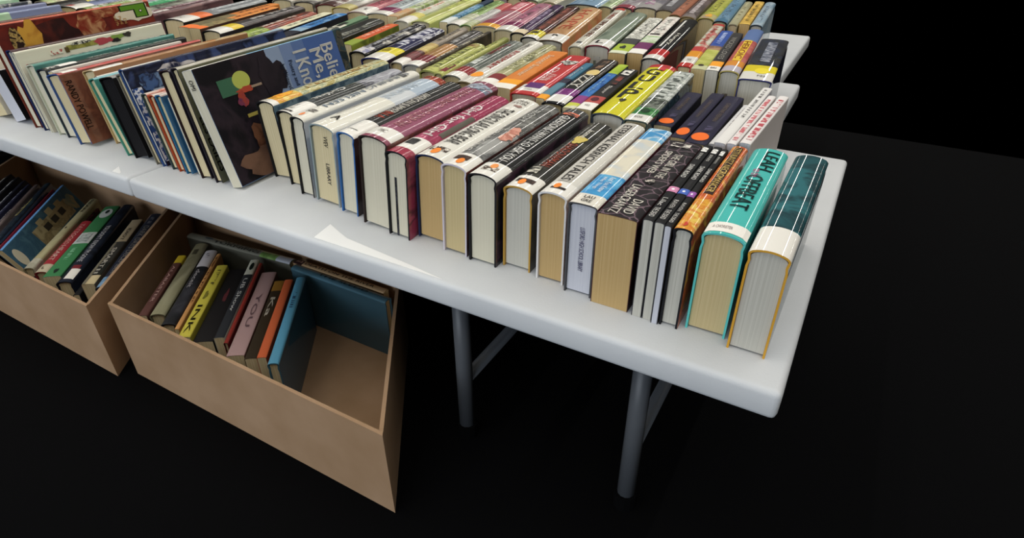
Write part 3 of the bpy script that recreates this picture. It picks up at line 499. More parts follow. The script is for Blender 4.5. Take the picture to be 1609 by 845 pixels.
# --- front row, leaning picture books on the left
add('E5', 'F', 'art:#b8c8a8,#dcd8c0:10', None, '#a8a89c', 'c', [], 'leaning pale green book at the far left edge, last seen of the front row')
add('E4', 'F', 'art:#a9d3ae,#c4e0c2:10', None, '#9aa89c', 'c', [], 'leaning mint green book second from the far left edge')
add('E3', 'F', 'art:#2d3238,#4a5058,#d0ccc0:30', None, BK, 'c', [], 'leaning charcoal book with pale specks among those behind the red smoky cover')
add('E2', 'F', [(0, .4, 'art:#3a3f48,#6a7080:20'), (.4, 1, '#8b90ac')], None, '#3a3f48', 'c', [], 'leaning lavender grey book behind the red smoky cover')
add('E1', 'F', [(0, .62, 'art:#a2cfa2,#bcdcb6:12'), (.62, 1, '#8690b0')], None, '#7a8a8c', 'c', [], 'leaning book, mint green turning lavender at the far end, nearest the red smoky cover')
add('E0a', 'F', '#6b4a3e', None, '#54392f', 'c', [], 'brown leaning book hidden low behind the red smoky cover')
add('E0b', 'F', '#8c857a', None, '#9a948a', 'c', [], 'grey leaning book third from the black back cover at left')
add('E0c', 'F', '#5c4038', None, '#7a5a4c', 'c', [], 'dark brown leaning book left of the cream page blocks at left edge')
add('L0a', 'P', '#d8d2c2', '#cfc9ba', '#cfc8b8', 'c', [], 'paperback showing only cream page ends, leftmost on the bare table')
add('L0b', 'P', '#d8cfb8', '#e2d9c4', '#d8cdb0', 'c', [], 'paperback with yellowed page ends beside the white one with a black back cover')
add('L0c', 'P', '#e4e2e0', '#100f12', '#dddce0', 'b', [], 'white-paged book with a plain black back cover, leaning at the left of the table')
add('LP', 'F', [(0, 1, '#c2583a')], 'art:#6e2418,#541a14,#7f3020:7', '#6a2a1e', 'w',
    [('fe', .14, .55, .06, .5, 'art:#3a1814,#4e1e16,#2a1210:9', 'dark_picture'), ('fe', .46, .64, .04, .32, 'art:#7a2a1a,#8a4a30,#b08058:30', 'smoke_picture'), ('fe', .58, .78, .015, .10, 'art:#7a2a1a,#8a4a30,#b08058:30', 'smoke_picture'), ('fe', .12, .24, .0, .42, 'art:#c8963a,#b07a2c,#2a1a12:14', 'amber_picture'), ('fe', .06, .13, .05, .33, 'art:#2a1a14,#b89a5a,#1a100c:60', 'gold_ornament'),
     ('fe', .745, 1.01, -.02, .2, '#d8ceb4', 'letter_glow_picture'), ('fr', .772, .968, .022, .082, '#12200a', 'letter_outline'), ('fr', .868, .968, .075, .165, '#12200a', 'letter_outline'), ('fr', .782, .958, .03, .074, '#5c8c26', 'green_letter'), ('fr', .878, .958, .07, .157, '#5c8c26', 'green_letter'), ('fe', .905, .93, .085, .115, '#12200a', 'letter_hole'), ('fe', .911, .925, .09, .108, '#e6e0cc', 'letter_hole'),
     ('ft', 'Di', .775, .795, .15, .2, '#d0a868'), ('ft', 'Peril', .745, .765, .12, .2, '#d0a868'), ('ft', 'and Ma', .715, .735, .11, .21, '#d0a868')], 'tall rust red picture book with swirling smoke and a green letter P on its cover', 'picture_book')
add('L2', 'F', '#4e3436', '#4a3032', '#1f2d5a', 'w', [('fr', .1, .98, .012, .018, '#b8a8a0', 'cover_rule')], 'dark maroon picture book with a navy near edge, in front of the rust red cover', 'picture_book')
add('L3', 'F', '#e6e2cc', '#e4e0c8', '#e2e0d0', 'w',
    [('fr', .30, .50, .045, .105, 'art:#8e8a3a,#75743a,#a09a4c:30', 'green_trousers'), ('fe', .48, .62, .035, .115, '#b0484e', 'red_shirt'), ('fe', .60, .70, .03, .09, '#7f9a48', 'green_shirt'), ('fe', .69, .75, .025, .085, '#3a3630', 'dark_hair'), ('fe', .33, .47, .02, .06, 'art:#2a2a2a,#e6e2cc:120', 'scribbles'), ('fe', .60, .66, .075, .125, '#2a2626', 'dark_hair'), ('fr', .285, .31, .06, .125, '#5a4a2c', 'shoes'), ('fr', .19, .27, .07, .12, 'ink:#e6e2cc,#b05a50:120', 'small_lettering')], 'cream picture book with children lying down painted along its cover top', 'picture_book')
add('L3b', 'F', '#3a3a3a', None, '#8c2a26', 'w', [], 'thin dark book with a red board between the cream and the green-edged ones', 'picture_book')
add('L4', 'F', '#4f8a7e', '#497e74', '#c8ccb8', 'w', [('r', .2, .95, -.4, .4, 'ink:#4f8a7e,#d6dcd2:120', 'lettering_band')], 'thin sea green picture book with tiny white lettering', 'picture_book')
add('L5', 'F', '#23241f', '#2a2b28', '#2c3440', 'w', [('r', .02, .09, -.9, .9, 'art:#3a3a3a,#d8d6ce:50', 'cover_sticker'), ('r', .09, .20, -.95, .95, W, 'spine_label'), ('t', 'TIME TRAVEL TIMES', .30, .92, -.5, .45, '#dad8ce')], 'black hardcover with white capitals and a white label, among the leaning books')
add('L5b', 'P', '#d8d4c8', '#c9c6bc', '#3c5a96', 'c', [], 'cream-paged thin book with blue edge left of the brown lettered cover', 'picture_book')
add('L6', 'F', [(0, .12, '#b04a48'), (.12, 1, '#c0504a')], 'art:#7c4c38,#6e4232,#8a5640:12', '#3d5a94', 'c', [('r', .03, .12, -.95, .95, W, 'spine_label'), ('ft', 'RANDY POWELL', .015, .055, .12, .80, '#2e1c16')], 'red-spined book whose brown cover carries dark spaced capitals down its near edge')
add('L8', 'F', [(0, .16, W), (.16, .6, 'art:#a87850,#b88a60,#8c6242:18:3'), (.6, 1, 'art:#c0a070,#a08860,#b87838:20:3')], '#9a6c48', '#c2a878', 'c', [('t', 'LOOK AGAIN HI', .3, .62, -.4, .4, '#4a3626')], 'tan book with a long white label, standing behind the black boards')
add('L8b', 'P', '#e0dcd0', '#e2ded2', '#6a2626', 'w', [], 'thin white-paged booklet right of the brown lettered cover', 'picture_book')
add('L8g', 'F', '#22201f', '#17171a', '#1c1c1e', 'k', [], 'thin black book squeezed left of the sea green board', 'picture_book')
add('L8c', 'F', '#8fc4c8', '#468a7c', '#4a9484', 'c', [], 'thin book with a bright sea green board reaching the table', 'picture_book')
add('L8d', 'F', [(0, 1, 'art:#cfcdc4,#b4b2aa,#8a8884:12:2')], '#131214', '#141416', 'k', [('e', .06, .2, -.4, .3, 'art:#3a2a40,#cfcdc4:40', 'purple_smudge')], 'black-boarded book with a grey-white spine right of the sea green board')
add('L8e', 'F', '#2a2a2c', '#6d6a60', '#77746a', 'c', [], 'thin book with an olive grey cover left of the navy jacket', 'picture_book')
add('L9', 'F', [(0, .2, '#2a3458'), (.2, 1, '#1e2440')], 'art:#20263e,#141828,#3a4a74:14', '#33528c', 'w', [('r', .0, .2, -.9, .9, '#d8d6d0', 'spine_label'), ('fe', .16, .36, .05, .17, 'art:#c9c9c6,#8a8a90,#20263e:30', 'white_figure'), ('fe', .05, .22, .08, .3, 'art:#44608c,#20263e,#6a86a8:30', 'blue_cloud'), ('fr', .10, .26, .25, .40, 'art:#b9c4cc,#8aa0b4:30', 'pale_panel'), ('ft', 'O', .17, .22, .27, .36, '#2a3448'), ('fr', .0, .05, .2, .95, 'ink:#33528c,#dfe4ea:130', 'lettered_edge')], 'large navy picture book with a pale figure and letter O on its jacket', 'picture_book')
add('L10a', 'F', [(0, 1, 'art:#d89a8c,#c86a50,#e8dccc:20:4')], 'art:#b84a2a,#c8643a,#a03c24:20', '#3a4a4e', 'c', [], 'small book with pinkish striped spine and orange cover, left of two alike', 'picture_book')
add('L10b', 'F', 'art:#dca898,#c88070,#e8dccc:20:4', '#42566a', '#b04c2c', 'c', [], 'small book with pinkish striped spine and slate cover, middle of three', 'picture_book')
add('L10c', 'F', 'art:#e2b4a4,#d09080,#ece2d6:20:4', '#2f6690', '#2a6a94', 'c', [], 'small book with pinkish striped spine and blue board, right of three', 'picture_book')
add('L10d', 'P', '#d8d2c2', '#b8bcc2', '#5a7a9a', 'w', [], 'thin cream booklet between the blue board and the dark maroon boards', 'picture_book')
add('L11', 'F', [(0, .12, '#3a3640'), (.12, 1, '#3c3a3e')], '#1f1b2a', '#2a1a20', 'c', [], 'dark maroon-boarded hardcover left of the olive cover', 'hardcover_book')
add('L12', 'F', [(0, 1, 'art:#dcd8cc,#c4beae,#b0a898:14:4')], '#6a684c', '#24202c', 'c', [('ft', 'LES EXILES', .01, .05, .42, .9, '#1d1c16')], 'olive-covered book with a cream spine, leaning against the blue poetry book')
add('L13', 'P', [(0, .1, '#e6e2d8'), (.1, .35, '#d8d2c6'), (.35, 1, '#8fbcd8')], '#6d86ac', '#e4e2dc', 'w',
    [('fr', .0, .46, .0, 1.0, 'art:#1a161c,#2c2229,#120f14:9', 'dark_photograph'), ('fe', .3, .56, .02, .5, 'art:#1c171d,#272027:12', 'dark_photograph'), ('fe', .3, .5, .45, 1.0, 'art:#17141a,#241c22:12', 'dark_photograph'),
     ('fr', .455, .56, .0, .9, '#8c9db8', 'blue_fade'), ('fr', .56, .65, .0, .9, '#7488ae', 'blue_fade'), ('fr', .65, .74, .0, .9, '#5c74a4', 'blue_fade'), ('fr', .74, 1.0, .0, .9, '#48639c', 'blue_panel'), ('fe', .36, .54, .06, .42, 'art:#1c171d,#272027:12', 'dark_head'),
     ('fr', .10, .22, .14, .28, '#3f6a50', 'green_sleeve'), ('fe', .19, .30, .11, .26, '#b4bd5c', 'yellow_green_cap'), ('fe', .20, .30, .24, .29, '#b04a34', 'red_arm'), ('fe', .18, .24, .27, .40, 'art:#3a2a5a,#a04030:30', 'purple_arm'), ('fr', .29, .36, .25, .27, '#a08c78', 'pale_hand'), ('fr', .20, .33, .46, .49, '#a89848', 'yellow_pencil'), ('fe', .18, .36, .55, .83, 'art:#6a4430,#50301f,#7a5038:14', 'brown_forearm'), ('fe', .06, .34, .74, 1.0, 'art:#7a5a48,#5c4234:12', 'brown_forearm'),
     ('ft', 'Believe', .855, .955, .10, .57, '#eeece4'), ('ft', 'Me,', .745, .85, .115, .375, '#eeece4'), ('ft', 'I Know', .635, .74, .09, .52, '#eeece4'), ('ft', 'Poetry and Photographs', .575, .612, .15, .66, '#1e2638'), ('ft', 'by WritersCorps Youth', .515, .552, .165, .62, '#1e2638'),
     ('pt', 'OMI', .3, .75, .08, .16, '#1c1c22')], 'blue paperback leaning with its front cover showing, Believe Me, I Know in white', 'paperback_book')

add('L14', 'F', 'art:#3f5a5e,#2a3c42,#5a6a68:24', 'art:#3a5054,#2a3c42,#5a5648,#1f2c30:24', '#2a3a3e', 'c', [], 'thin dark teal mottled book whose far corner shows past the blue poetry cover')
# --- second row
def row2(k, kind, segs, side, board, page, extras, label, **kw): return add(k, kind, segs, side, board, page, extras, label, **kw)
row2('K1', 'H', 'art:#d8d6b8,#a89a80,#b8c890:16', None, '#7a746a', 'c', [], 'pale yellow-green spine at the top left corner, second row')
row2('K2', 'H', [(0, .3, '#2a2824'), (.3, 1, 'art:#dcd8c8,#8fae5c,#d8c04c:16')], None, DK, 'c', [], 'spine in white and leaf green with a black near end, top left')
row2('K3', 'H', [(0, .2, W), (.2, 1, '#8088a8')], None, BK, 'c', [('r', .03, .08, -.6, .2, '#b04a44', 'red_mark')], 'lavender hardcover with a white and red label, above the smoky cover')
row2('K4', 'H', 'art:#dcdad0,#7d9a4c,#a8b878:14', None, DK, 'c', [], 'spine with leaf green patch at the top edge above the smoky cover')
row2('K5', 'H', 'art:#b8b8bc,#8f8f98:14', None, DK, 'c', [], 'light grey spine at the top edge left of the bright green one')
row2('2aa', 'H', '#3f9a62', None, '#2f6a48', 'c', [], 'bright green spine at the top edge right of the smoky cover')
row2('2ab', 'H', 'art:#7d8070,#5f6256,#9a9c8a:14:3', None, '#4a4c44', 'c', [('r', .25, .28, -.9, .9, '#3c4038', 'dark_band')], 'olive grey hardcover in film right of the bright green one')
row2('2ac', 'H', 'art:#6a4448,#54383c,#8a6a68:14:3', None, '#5a3438', 'c', [('r', .0, .25, -.3, .7, 'art:#d8d4cc,#6a4448:40', 'spine_label')], 'maroon hardcover in film with a torn white label, second row left')
row2('2a', 'H', [(0, .18, W), (.18, .32, '#ec7a44'), (.32, 1, 'art:#8b8f90,#a4a8a8,#6f7374:14:4')], '#23221f', BK, 'c', [('n', 'FIC', .06, .10, -.3, .3, '#8a857c'), ('r', .4, .9, -.3, .3, 'ink:#8b8f90,#c9caca:100', 'lettering_band')], 'grey hardcover with white label and orange sticker, black side, second row')
row2('2b', 'P', [(0, .1, '#ee7c3c'), (.1, .5, 'art:#7d7050,#5f5a40:20'), (.5, 1, 'art:#c87a3c,#d88a44:14:4')], None, '#8a8474', 'c', [], 'paperback with orange sticker at its near end, left one of a pair')
row2('2c', 'P', [(0, .1, '#ee7c3c'), (.1, .42, 'art:#7d7654,#9a8a5c,#6a5a40:24'), (.42, 1, 'art:#dc8440,#e09850,#b8602c:14:4')], '#4a3024', '#8a8474', 'c', [], 'orange paperback with an orange sticker, beside the one with a yellow sticker')
row2('2d', 'H', [(0, .14, W), (.14, .25, '#e6c83a'), (.25, 1, 'art:#3c3836,#544c4a:16:4')], '#332e30', BK, 'c', [('r', .4, .95, -.2, .35, 'ink:#3c3836,#a8a4a0:90', 'lettering_band')], 'dark grey hardcover with white label and yellow sticker, second row')
row2('2e', 'H', [(0, .3, 'art:#9ab04c,#5c6a34:30'), (.3, 1, 'art:#6a3a30,#a85038,#4c2c28:20:3')], '#2a2422', BK, 'c', [('r', .3, .8, -.3, .2, 'ink:#5a342c,#c8b8ac:90', 'lettering_band')], 'brick brown hardcover with a green near end, second row')
row2('2f', 'P', [(0, .3, '#9ab0bc'), (.3, 1, '#dcd8b8')], '#23222a', '#3a3a44', 'c', [], 'thin pale yellow paperback left of the bright blue spine')
row2('2g', 'P', [(0, .22, '#1e1f2a'), (.22, .35, '#88a4b8'), (.35, 1, 'art:#3f7cb8,#2f68a4,#7aa4c8:20')], '#20222c', '#3a4454', 'c', [('e', .55, .62, -.4, .4, '#16181e', 'dark_spot')], 'bright blue paperback with a navy near end, behind the poetry cover')
row2('2h', 'P', [(0, .6, '#d8d6c4'), (.6, 1, '#6c8a68')], '#54705a', '#c8c4b0', 'c', [('r', .38, .48, -.8, .8, '#4a4a42', 'dark_band'), ('r', .52, .68, -.5, .5, '#23241f', 'title_panel')], 'cream and moss green paperback standing behind the poetry cover')
row2('2i', 'H', 'art:#2a2b26,#3a3b34,#1d1e1b:14:4', 'art:#24251f,#4a382a,#1c1d19:14', BK, 'c', [('r', .1, .7, .5, .85, 'ink:#2a2b26,#77776c:80', 'lettering_band')], 'big glossy black hardcover right of the blue poetry cover, second row')
row2('2j', 'P', [(0, .25, '#8a9a3c'), (.25, 1, 'art:#c8542c,#d8703c,#b84428:14:3')], 'art:#7f9038,#5a6a2c:20', '#6a4a34', 'c', [], 'narrow orange-red book with a green near end by the big glossy black one')
row2('2k', 'H', 'art:#201f24,#302d34,#c9c4b8:30:2', '#1c1b1f', BK, 'c', [('r', .0, 1, -.95, -.6, '#b89a4c', 'yellow_line'), ('r', .0, .16, -.5, .9, 'art:#d8d4cc,#8a8aa8:40', 'spine_label')], 'black hardcover with white speckled lettering and a yellow line, second row')
row2('2l', 'H', [(0, .16, W), (.16, .3, '#e8d83c'), (.3, .62, '#22234a'), (.62, 1, 'art:#2c2d4e,#d0cfd4,#22234a:40:2')], '#1c1d30', '#2a2f6a', 't', [('e', .19, .27, -.5, .2, '#8a7a1c', 'dark_mark'), ('r', .4, .95, -.4, .5, 'ink:#2a2b50,#d0d0d6:70', 'lettering_band')], 'navy hardcover with white mottled lettering and a bright yellow label')
row2('2m', 'H', [(0, .12, W), (.12, .3, 'art:#7a2c30,#54302c:30'), (.3, .5, 'art:#d8c878,#b89a5c:20'), (.5, 1, 'art:#8c8274,#a89a84,#6f6658:16:4')], None, '#8a8478', 't', [], 'hardcover with red and straw yellow near part turning taupe, second row')
row2('2n', 'H', [(0, .1, W), (.1, .24, '#7a2e34'), (.24, .55, 'art:#b88a58,#a07848:14:4'), (.55, 1, 'art:#4c4844,#34322f:14:4')], None, '#8a8a8c', 'g', [], 'brown and dark grey hardcover with a wrinkled film end, second row')
row2('2o', 'P', 'art:#3a342c,#5a5040:16', None, '#b8b098', 'c', [('r', .1, .9, -.4, .3, 'ink:#3a342c,#c8c0a8:110', 'lettering_band')], 'very thin dark spine left of the olive yellow book with brown figures')
row2('2p', 'H', 'art:#b8bc6c,#a8ac5c,#c4c880:10:3', None, '#9aa05c', 'c', [('e', .55, .66, -.5, .3, '#4a3a24', 'brown_figure'), ('e', .70, .78, -.5, .2, '#54402a', 'brown_figure'), ('r', .84, .96, -.6, .6, 'art:#6a4a2c,#a89a5c:40', 'brown_figure'), ('r', .0, .14, -.8, .9, 'art:#54202a,#b8bc6c:30', 'red_emblem')], 'olive yellow hardcover with small brown figures on the spine')
row2('2q', 'H', 'art:#a8ac58,#c4c674,#8c9048:8:5', None, '#9a9c60', 'c', [('r', .05, .2, -.7, .7, 'art:#8a2a30,#5a2a2c:40', 'red_label')], 'narrow shiny yellow-green hardcover with a dark red label')
row2('2r', 'H', [(0, .1, W), (.1, .22, '#8c2c30'), (.22, 1, 'art:#6a7068,#50564f,#858a80:14:3')], None, '#6a6a62', 'c', [('t', 'Freedom', .56, .86, -.4, .4, '#8a3c36'), ('r', .28, .5, -.4, .3, 'ink:#6a7068,#d0d2cc:90', 'lettering_band')], 'grey-green hardcover with red lettering and a dark red label, second row')
row2('2s', 'H', '#dcd8cc', None, '#8a7c5a', 't', [('e', .10, .20, -.6, .6, '#ef9a30', 'orange_dot'), ('t', 'ROSEMARY', .28, .7, -.35, .35, '#a84844'), ('t', 'HILLS', .74, .9, -.3, .3, '#77706a')], 'white hardcover with red title and orange dot, second row')
row2('2t', 'H', 'art:#8a8a5c,#b8b488,#6a6a48:18:3', None, '#77704c', 't', [('r', .02, .12, -.9, .9, W, 'spine_label'), ('r', .12, .22, -.9, .9, '#7a2a2c', 'red_sticker'), ('t', 'LESSONS', .35, .75, -.4, .4, '#e0dcae')], 'olive hardcover with pale yellow title left of the orange spine')
row2('2u', 'P', [(0, .1, W), (.1, .2, '#f0a22c'), (.2, 1, 'art:#d07a34,#dc8c44,#c06a2a:12:4')], '#c07030', '#d8a878', 'c', [('t', 'Second Summer', .28, .86, -.3, .35, '#f0d8b4')], 'orange paperback with pale script title, left of the bright red one')
row2('2v', 'F', [(0, .06, '#c03a38'), (.06, .2, W), (.2, 1, '#c43a3a')], '#a83234', '#b83434', 'w', [('r', .13, .24, -.6, .6, '#5a2a68', 'purple_sticker'), ('n', 'F CLA', .08, .1, -.3, .2, '#55504c'), ('t', 'All The Hollow', .30, .46, .05, .5, '#eedcd6'), ('t', 'Opal', .30, .62, -.4, .1, '#eedcd6'), ('e', .72, .84, -.6, .7, 'art:#23231f,#e8e4da,#23231f:60', 'picture_badge')], 'bright red hardcover with purple sticker on a white label, second row')
row2('2w', 'P', [(0, .1, '#f0a22c'), (.1, .4, '#5a8090'), (.4, .52, '#2c2c3c'), (.52, 1, '#3f7088')], None, '#4a6a78', 'c', [('t', 'Almost', .55, .85, -.4, .4, '#c9d6dc')], 'narrow teal blue paperback between the red and the IZZY book')
row2('2x', 'F', [(0, .03, BK), (.03, .16, W), (.16, .28, 'art:#7c2f78,#6a2468,#904a8a:60'), (.28, .6, '#1f1f1c'), (.6, 1, 'art:#2a2420,#3a2e26:20')], '#151513', BK, 'c', [('t', 'IZZY', .32, .6, -.5, .4, '#e8e4d8'), ('e', .58, .72, -.55, .7, '#d8c07c', 'yellow_oval'), ('r', .75, .95, -.3, .3, 'ink:#2a2420,#8a6a50:90', 'lettering_band')], 'black book with IZZY in white, yellow oval and purple sticker')
row2('2y', 'P', [(0, .1, 'art:#c4c84c,#d8d4c4:20'), (.1, .24, '#8a3c7c'), (.24, .76, 'art:#2f62a8,#3f78b8,#24508c:20'), (.76, 1, 'art:#a8bc3c,#94ac30:20')], '#1d2a3a', '#b8b8a0', 'c', [('t', 'Lately', .3, .7, -.3, .3, '#9ac0d8')], 'narrow blue paperback with lime green far end and purple near band')
row2('2z', 'P', [(0, .14, W), (.14, .28, '#b04a44'), (.28, 1, '#1f1d1c')], '#1a1918', '#b8b4a8', 'c', [('e', .17, .25, -.5, .5, '#54202a', 'dark_oval'), ('n', 'F22', .06, .09, -.3, .3, '#77716a'), ('t', 'Slayer', .34, .52, -.3, .3, '#e4e0d8'), ('r', .56, .8, -.4, .4, 'ink:#1f1d1c,#8a4034:90', 'lettering_band'), ('r', .82, .98, -.6, .6, 'ink:#1f1d1c,#e4e0d8:70', 'scrawl')], 'black paperback with white scrawled lettering left of the yellow GULP book')
row2('2A', 'H', [(0, .93, 'art:#dcd428,#d2c81e,#e6de48:220'), (.93, 1, '#c03a3c')], '#cfc624', '#3a4250', 'g', [('n', 'P', .27, .43, -.55, .4, '#2a2a2a'), ('n', 'L', .45, .58, -.55, .4, '#2a2a2a'), ('n', 'U', .60, .73, -.55, .4, '#2a2a2a'), ('n', 'G', .75, .88, -.55, .4, '#2a2a2a'), ('e', .2, .25, -.2, .2, '#3a3420', 'small_mark'), ('r', .86, .93, .1, .5, '#c43c40', 'red_square'), ('pt', 'GRO', .55, .75, .35, .7, '#5a5854')], 'bright yellow hardcover with GULP in black on its spine')
row2('2B', 'F', [(0, .1, W), (.1, .22, 'art:#3f8048,#2f6a38,#5a9a5c:40'), (.22, .4, 'art:#4a5248,#8a9084,#2c322c:40'), (.4, 1, 'art:#c4c8c0,#8c948c,#e0e2dc:30')], 'art:#2c4450,#1f3038,#4a6270,#1a1f1a:20', '#3a4a44', 'c', [('r', .42, .95, -.4, .4, 'ink:#c4c8c0,#4a504a:70', 'lettering_band'), ('e', .13, .2, -.4, .4, '#173a1e', 'green_emblem'), ('n', 'ROS', .04, .07, -.4, .3, '#77716a')], 'silver-grey and green illustrated book right of the yellow GULP one')
for k, tx, la in (('2C', 'ANTONIA', 'leftmost of three navy books with orange dots, its dot half hidden'), ('2D', 'CHRISTINE FEEHAN', 'middle of three navy books with big orange dots'), ('2E', 'CHRISTINE FEEHAN', 'rightmost of three navy books with big orange dots')):
    row2(k, 'P', 'art:#1e1d30,#252339,#181726:10' if k == '2C' else '#1f1c34', '#14131f', '#2a2a3a', 'c', [('e', .05, .19, -.85, .75, '#ef6f24', 'orange_dot'), ('t', tx, .42, .82, -.2, .25, '#77685a'), ('r', .22, .32, -.2, .5, 'ink:#1f1c34,#4a4460:120', 'lettering_band')], la)
row2('2F', 'P', '#d2d0ce', '#c4c2c0', '#c9c7c6', 'b', [('r', .3, .9, -.3, .2, 'ink:#d2d0ce,#8a8684:120', 'lettering_band')], 'low thin white book left of the red-lettered white ones')
row2('2G', 'P', '#e2dfda', '#bdbcc0', '#cfcdcc', 'b', [('r', .4, .95, -.3, .3, 'ink:#e2dfda,#66625f:120', 'lettering_band')], 'white book with grey lettering, leftmost of three white spines at right')
row2('2H', 'P', '#e6e0dc', '#c4bcb8', '#d6d0cc', 'b', [('r', .06, .9, -.5, .5, 'ink:#e6d8d4,#c4646a:110', 'lettering_band')], 'white book with dense red lettering, middle of three white spines at right')
row2('2I', 'P', '#e6e0dc', '#c4bcb8', '#d6d0cc', 'b', [('r', .06, .9, -.4, .6, 'ink:#e6dcd8,#b85058:130', 'lettering_band')], 'white book with red lettering, rightmost of three white spines at right')

# --- third row
def r3(k, kind, segs, side, board, page, extras, label): return add(k, kind, segs, side, board, page, extras, label)
r3('3a', 'H', 'art:#4a302c,#6a4a44,#d8d4cc:20:3', None, '#5a2420', 'c', [], 'hardcover with oxblood boards and cream page end at the top centre left')
r3('3b', 'H', [(0, .12, '#c4b878'), (.12, 1, 'art:#d8d6cc,#a8a498:14:4')], None, '#b8a860', 'c', [], 'cream hardcover with straw yellow end right of the oxblood-boarded one')
r3('3c', 'H', [(0, .2, W), (.2, 1, 'art:#b8606a,#c87a80,#9a4a54:12:3')], '#a8686c', '#b8a09c', 'c', [('n', 'L', .08, .13, .2, .5, '#33302c')], 'rose pink hardcover with white label at the top, third row')
r3('3d', 'H', [(0, .1, W), (.1, .24, '#7a2c50'), (.24, 1, 'art:#b8c0c0,#98a4a6,#d0d6d4:12:4')], None, '#a8a8a4', 'c', [], 'silvery grey hardcover with a plum sticker, third row')
r3('3e', 'P', [(0, .3, 'art:#c89060,#b8a888:30'), (.3, 1, 'art:#d8d8c4,#9aac6c:20')], None, '#b0603a', 'c', [], 'narrow pale book with spotted orange near end, third row')
r3('3f', 'H', [(0, .18, W), (.18, .3, '#d8cc6c'), (.3, 1, 'art:#dcdacc,#c4c4b0,#a8b87c:14:4')], None, '#cfcabc', 'w', [('r', .35, .8, -.3, .3, 'ink:#dcdacc,#b8785c:90', 'lettering_band')], 'white hardcover with a soft yellow label, third row')
r3('3g', 'H', 'art:#c4c86c,#d4d88a,#a8ac54:10:5', None, '#c0c280', 'w', [('r', .4, .9, -.2, .3, 'ink:#c4c86c,#8a9048:90', 'lettering_band')], 'glossy yellow-green hardcover among the white ones, third row')
r3('3h', 'P', [(0, .2, '#d8dcd8'), (.2, .75, 'art:#4a7a9c,#8ab0c8,#2c5878:30'), (.75, 1, '#1f3048')], None, '#3c5a34', 'c', [], 'narrow sea blue book with white flecks, third row')
r3('3i', 'H', [(0, .15, W), (.15, .4, 'art:#a8ac84,#d0d0b8:20'), (.4, 1, '#8aa860')], None, '#5a5a52', 'c', [], 'white hardcover turning leaf green towards its far end, third row')
r3('3j', 'H', [(0, .2, 'art:#a8b478,#c8ccb0:30'), (.2, .7, '#c4c2bc'), (.7, 1, '#b84a44')], None, '#6a8a4c', 'c', [('r', .3, .65, -.4, .4, 'ink:#c4c2bc,#84807a:100', 'lettering_band')], 'grey hardcover with a red far end and a green near end, third row')
r3('3k', 'H', [(0, .1, '#e8a83c'), (.1, .25, '#9a4a5c'), (.25, .6, 'art:#a85a6a,#b8a4a4:14:4'), (.6, 1, '#b8505a')], None, '#a09a8c', 'c', [], 'rosy hardcover with an amber dot at its near end, third row')
r3('3l', 'H', [(0, .14, W), (.14, .26, '#7a2450'), (.26, 1, 'art:#b86a84,#a07480,#c88a9a:12:4')], '#4a3a44', '#a8a48c', 'c', [], 'pink hardcover with a plum square sticker, third row')
r3('3m', 'H', 'art:#3f2a48,#54385c,#2c1f34:14:3', '#2a1c30', BK, 'c', [('r', .3, .8, -.3, .3, 'ink:#3f2a48,#a090a8:90', 'lettering_band'), ('r', .0, .1, -.9, .9, '#d8c8a8', 'spine_label')], 'deep purple hardcover left of the brown one with a yellow label')
r3('3n', 'H', [(0, .06, W), (.06, .18, '#dccc2c'), (.18, 1, 'art:#4c2c24,#3a2420,#6a3c30:14:3')], '#1f1a1a', BK, 'g', [('r', .1, .15, -.5, .4, '#3a3420', 'label_letter'), ('r', .22, .9, -.3, .3, 'ink:#4c2c24,#8a4a3c:90', 'lettering_band')], 'dark brown hardcover with a yellow label, third row')
r3('3o', 'H', [(0, .16, W), (.16, 1, 'art:#c89a6c,#b88a5c,#d8ae80:8:3')], 'art:#c8975c,#d87850,#b8844c:9', '#5a4a3a', 'g', [('n', 'R', .10, .14, -.2, .3, '#23201e'), ('t', 'HOPE', .3, .9, -.5, .4, '#c86a4c')], 'thick tan hardcover with coral letters and a white label, third row')
r3('3p', 'H', '#d8d4c4', '#c8c2ae', '#a8a494', 'c', [('t', 'TIME ON FIRE', .2, .62, -.4, .4, '#7a4a3c'), ('t', 'THREE', .66, .86, -.3, .35, '#9a3c30'), ('r', .95, 1, -.8, .8, '#b84034', 'red_tip'), ('r', .06, .09, -.4, .3, '#5a5a58', 'small_mark')], 'white hardcover with red and brown capitals and a red far tip')
r3('3q', 'H', [(0, .15, W), (.15, 1, 'art:#7d8a78,#949f8c,#5f6c5c:8:4')], 'art:#8a9480,#5a6454:8', '#7a1e30', 'g', [('n', 'L', .05, .12, -.4, .2, '#1c1a19'), ('pr', .35, .65, .2, .75, 'ink:#b9b8b4,#6a7268:90', 'stamp')], 'sage green hardcover with crimson boards and a big L on its label')
r3('3r', 'P', [(0, .06, '#d8dcc0'), (.06, .22, '#a4b83c'), (.22, .36, '#3a3a3a'), (.36, 1, 'art:#dcdace,#8a8c80,#e8e6dc:40')], '#3a3c3e', '#4a4a48', 'y', [('e', .1, .17, -.35, .35, '#23281a', 'dark_mark')], 'white speckled paperback with a lime green sticker, third row')
r3('3s', 'P', [(0, .1, W), (.1, .25, '#6a2458'), (.25, .42, 'art:#9ab87c,#d8dccc:30'), (.42, 1, 'art:#e2dfd4,#c8b8b0,#eeeae0:24')], '#2c2c2e', BK, 'y', [('r', .45, .48, -.7, .6, '#33302e', 'scribble'), ('r', .6, .62, -.6, .6, '#5a4a48', 'scribble')], 'white paperback with plum sticker and thin scribbles, left of the black one')
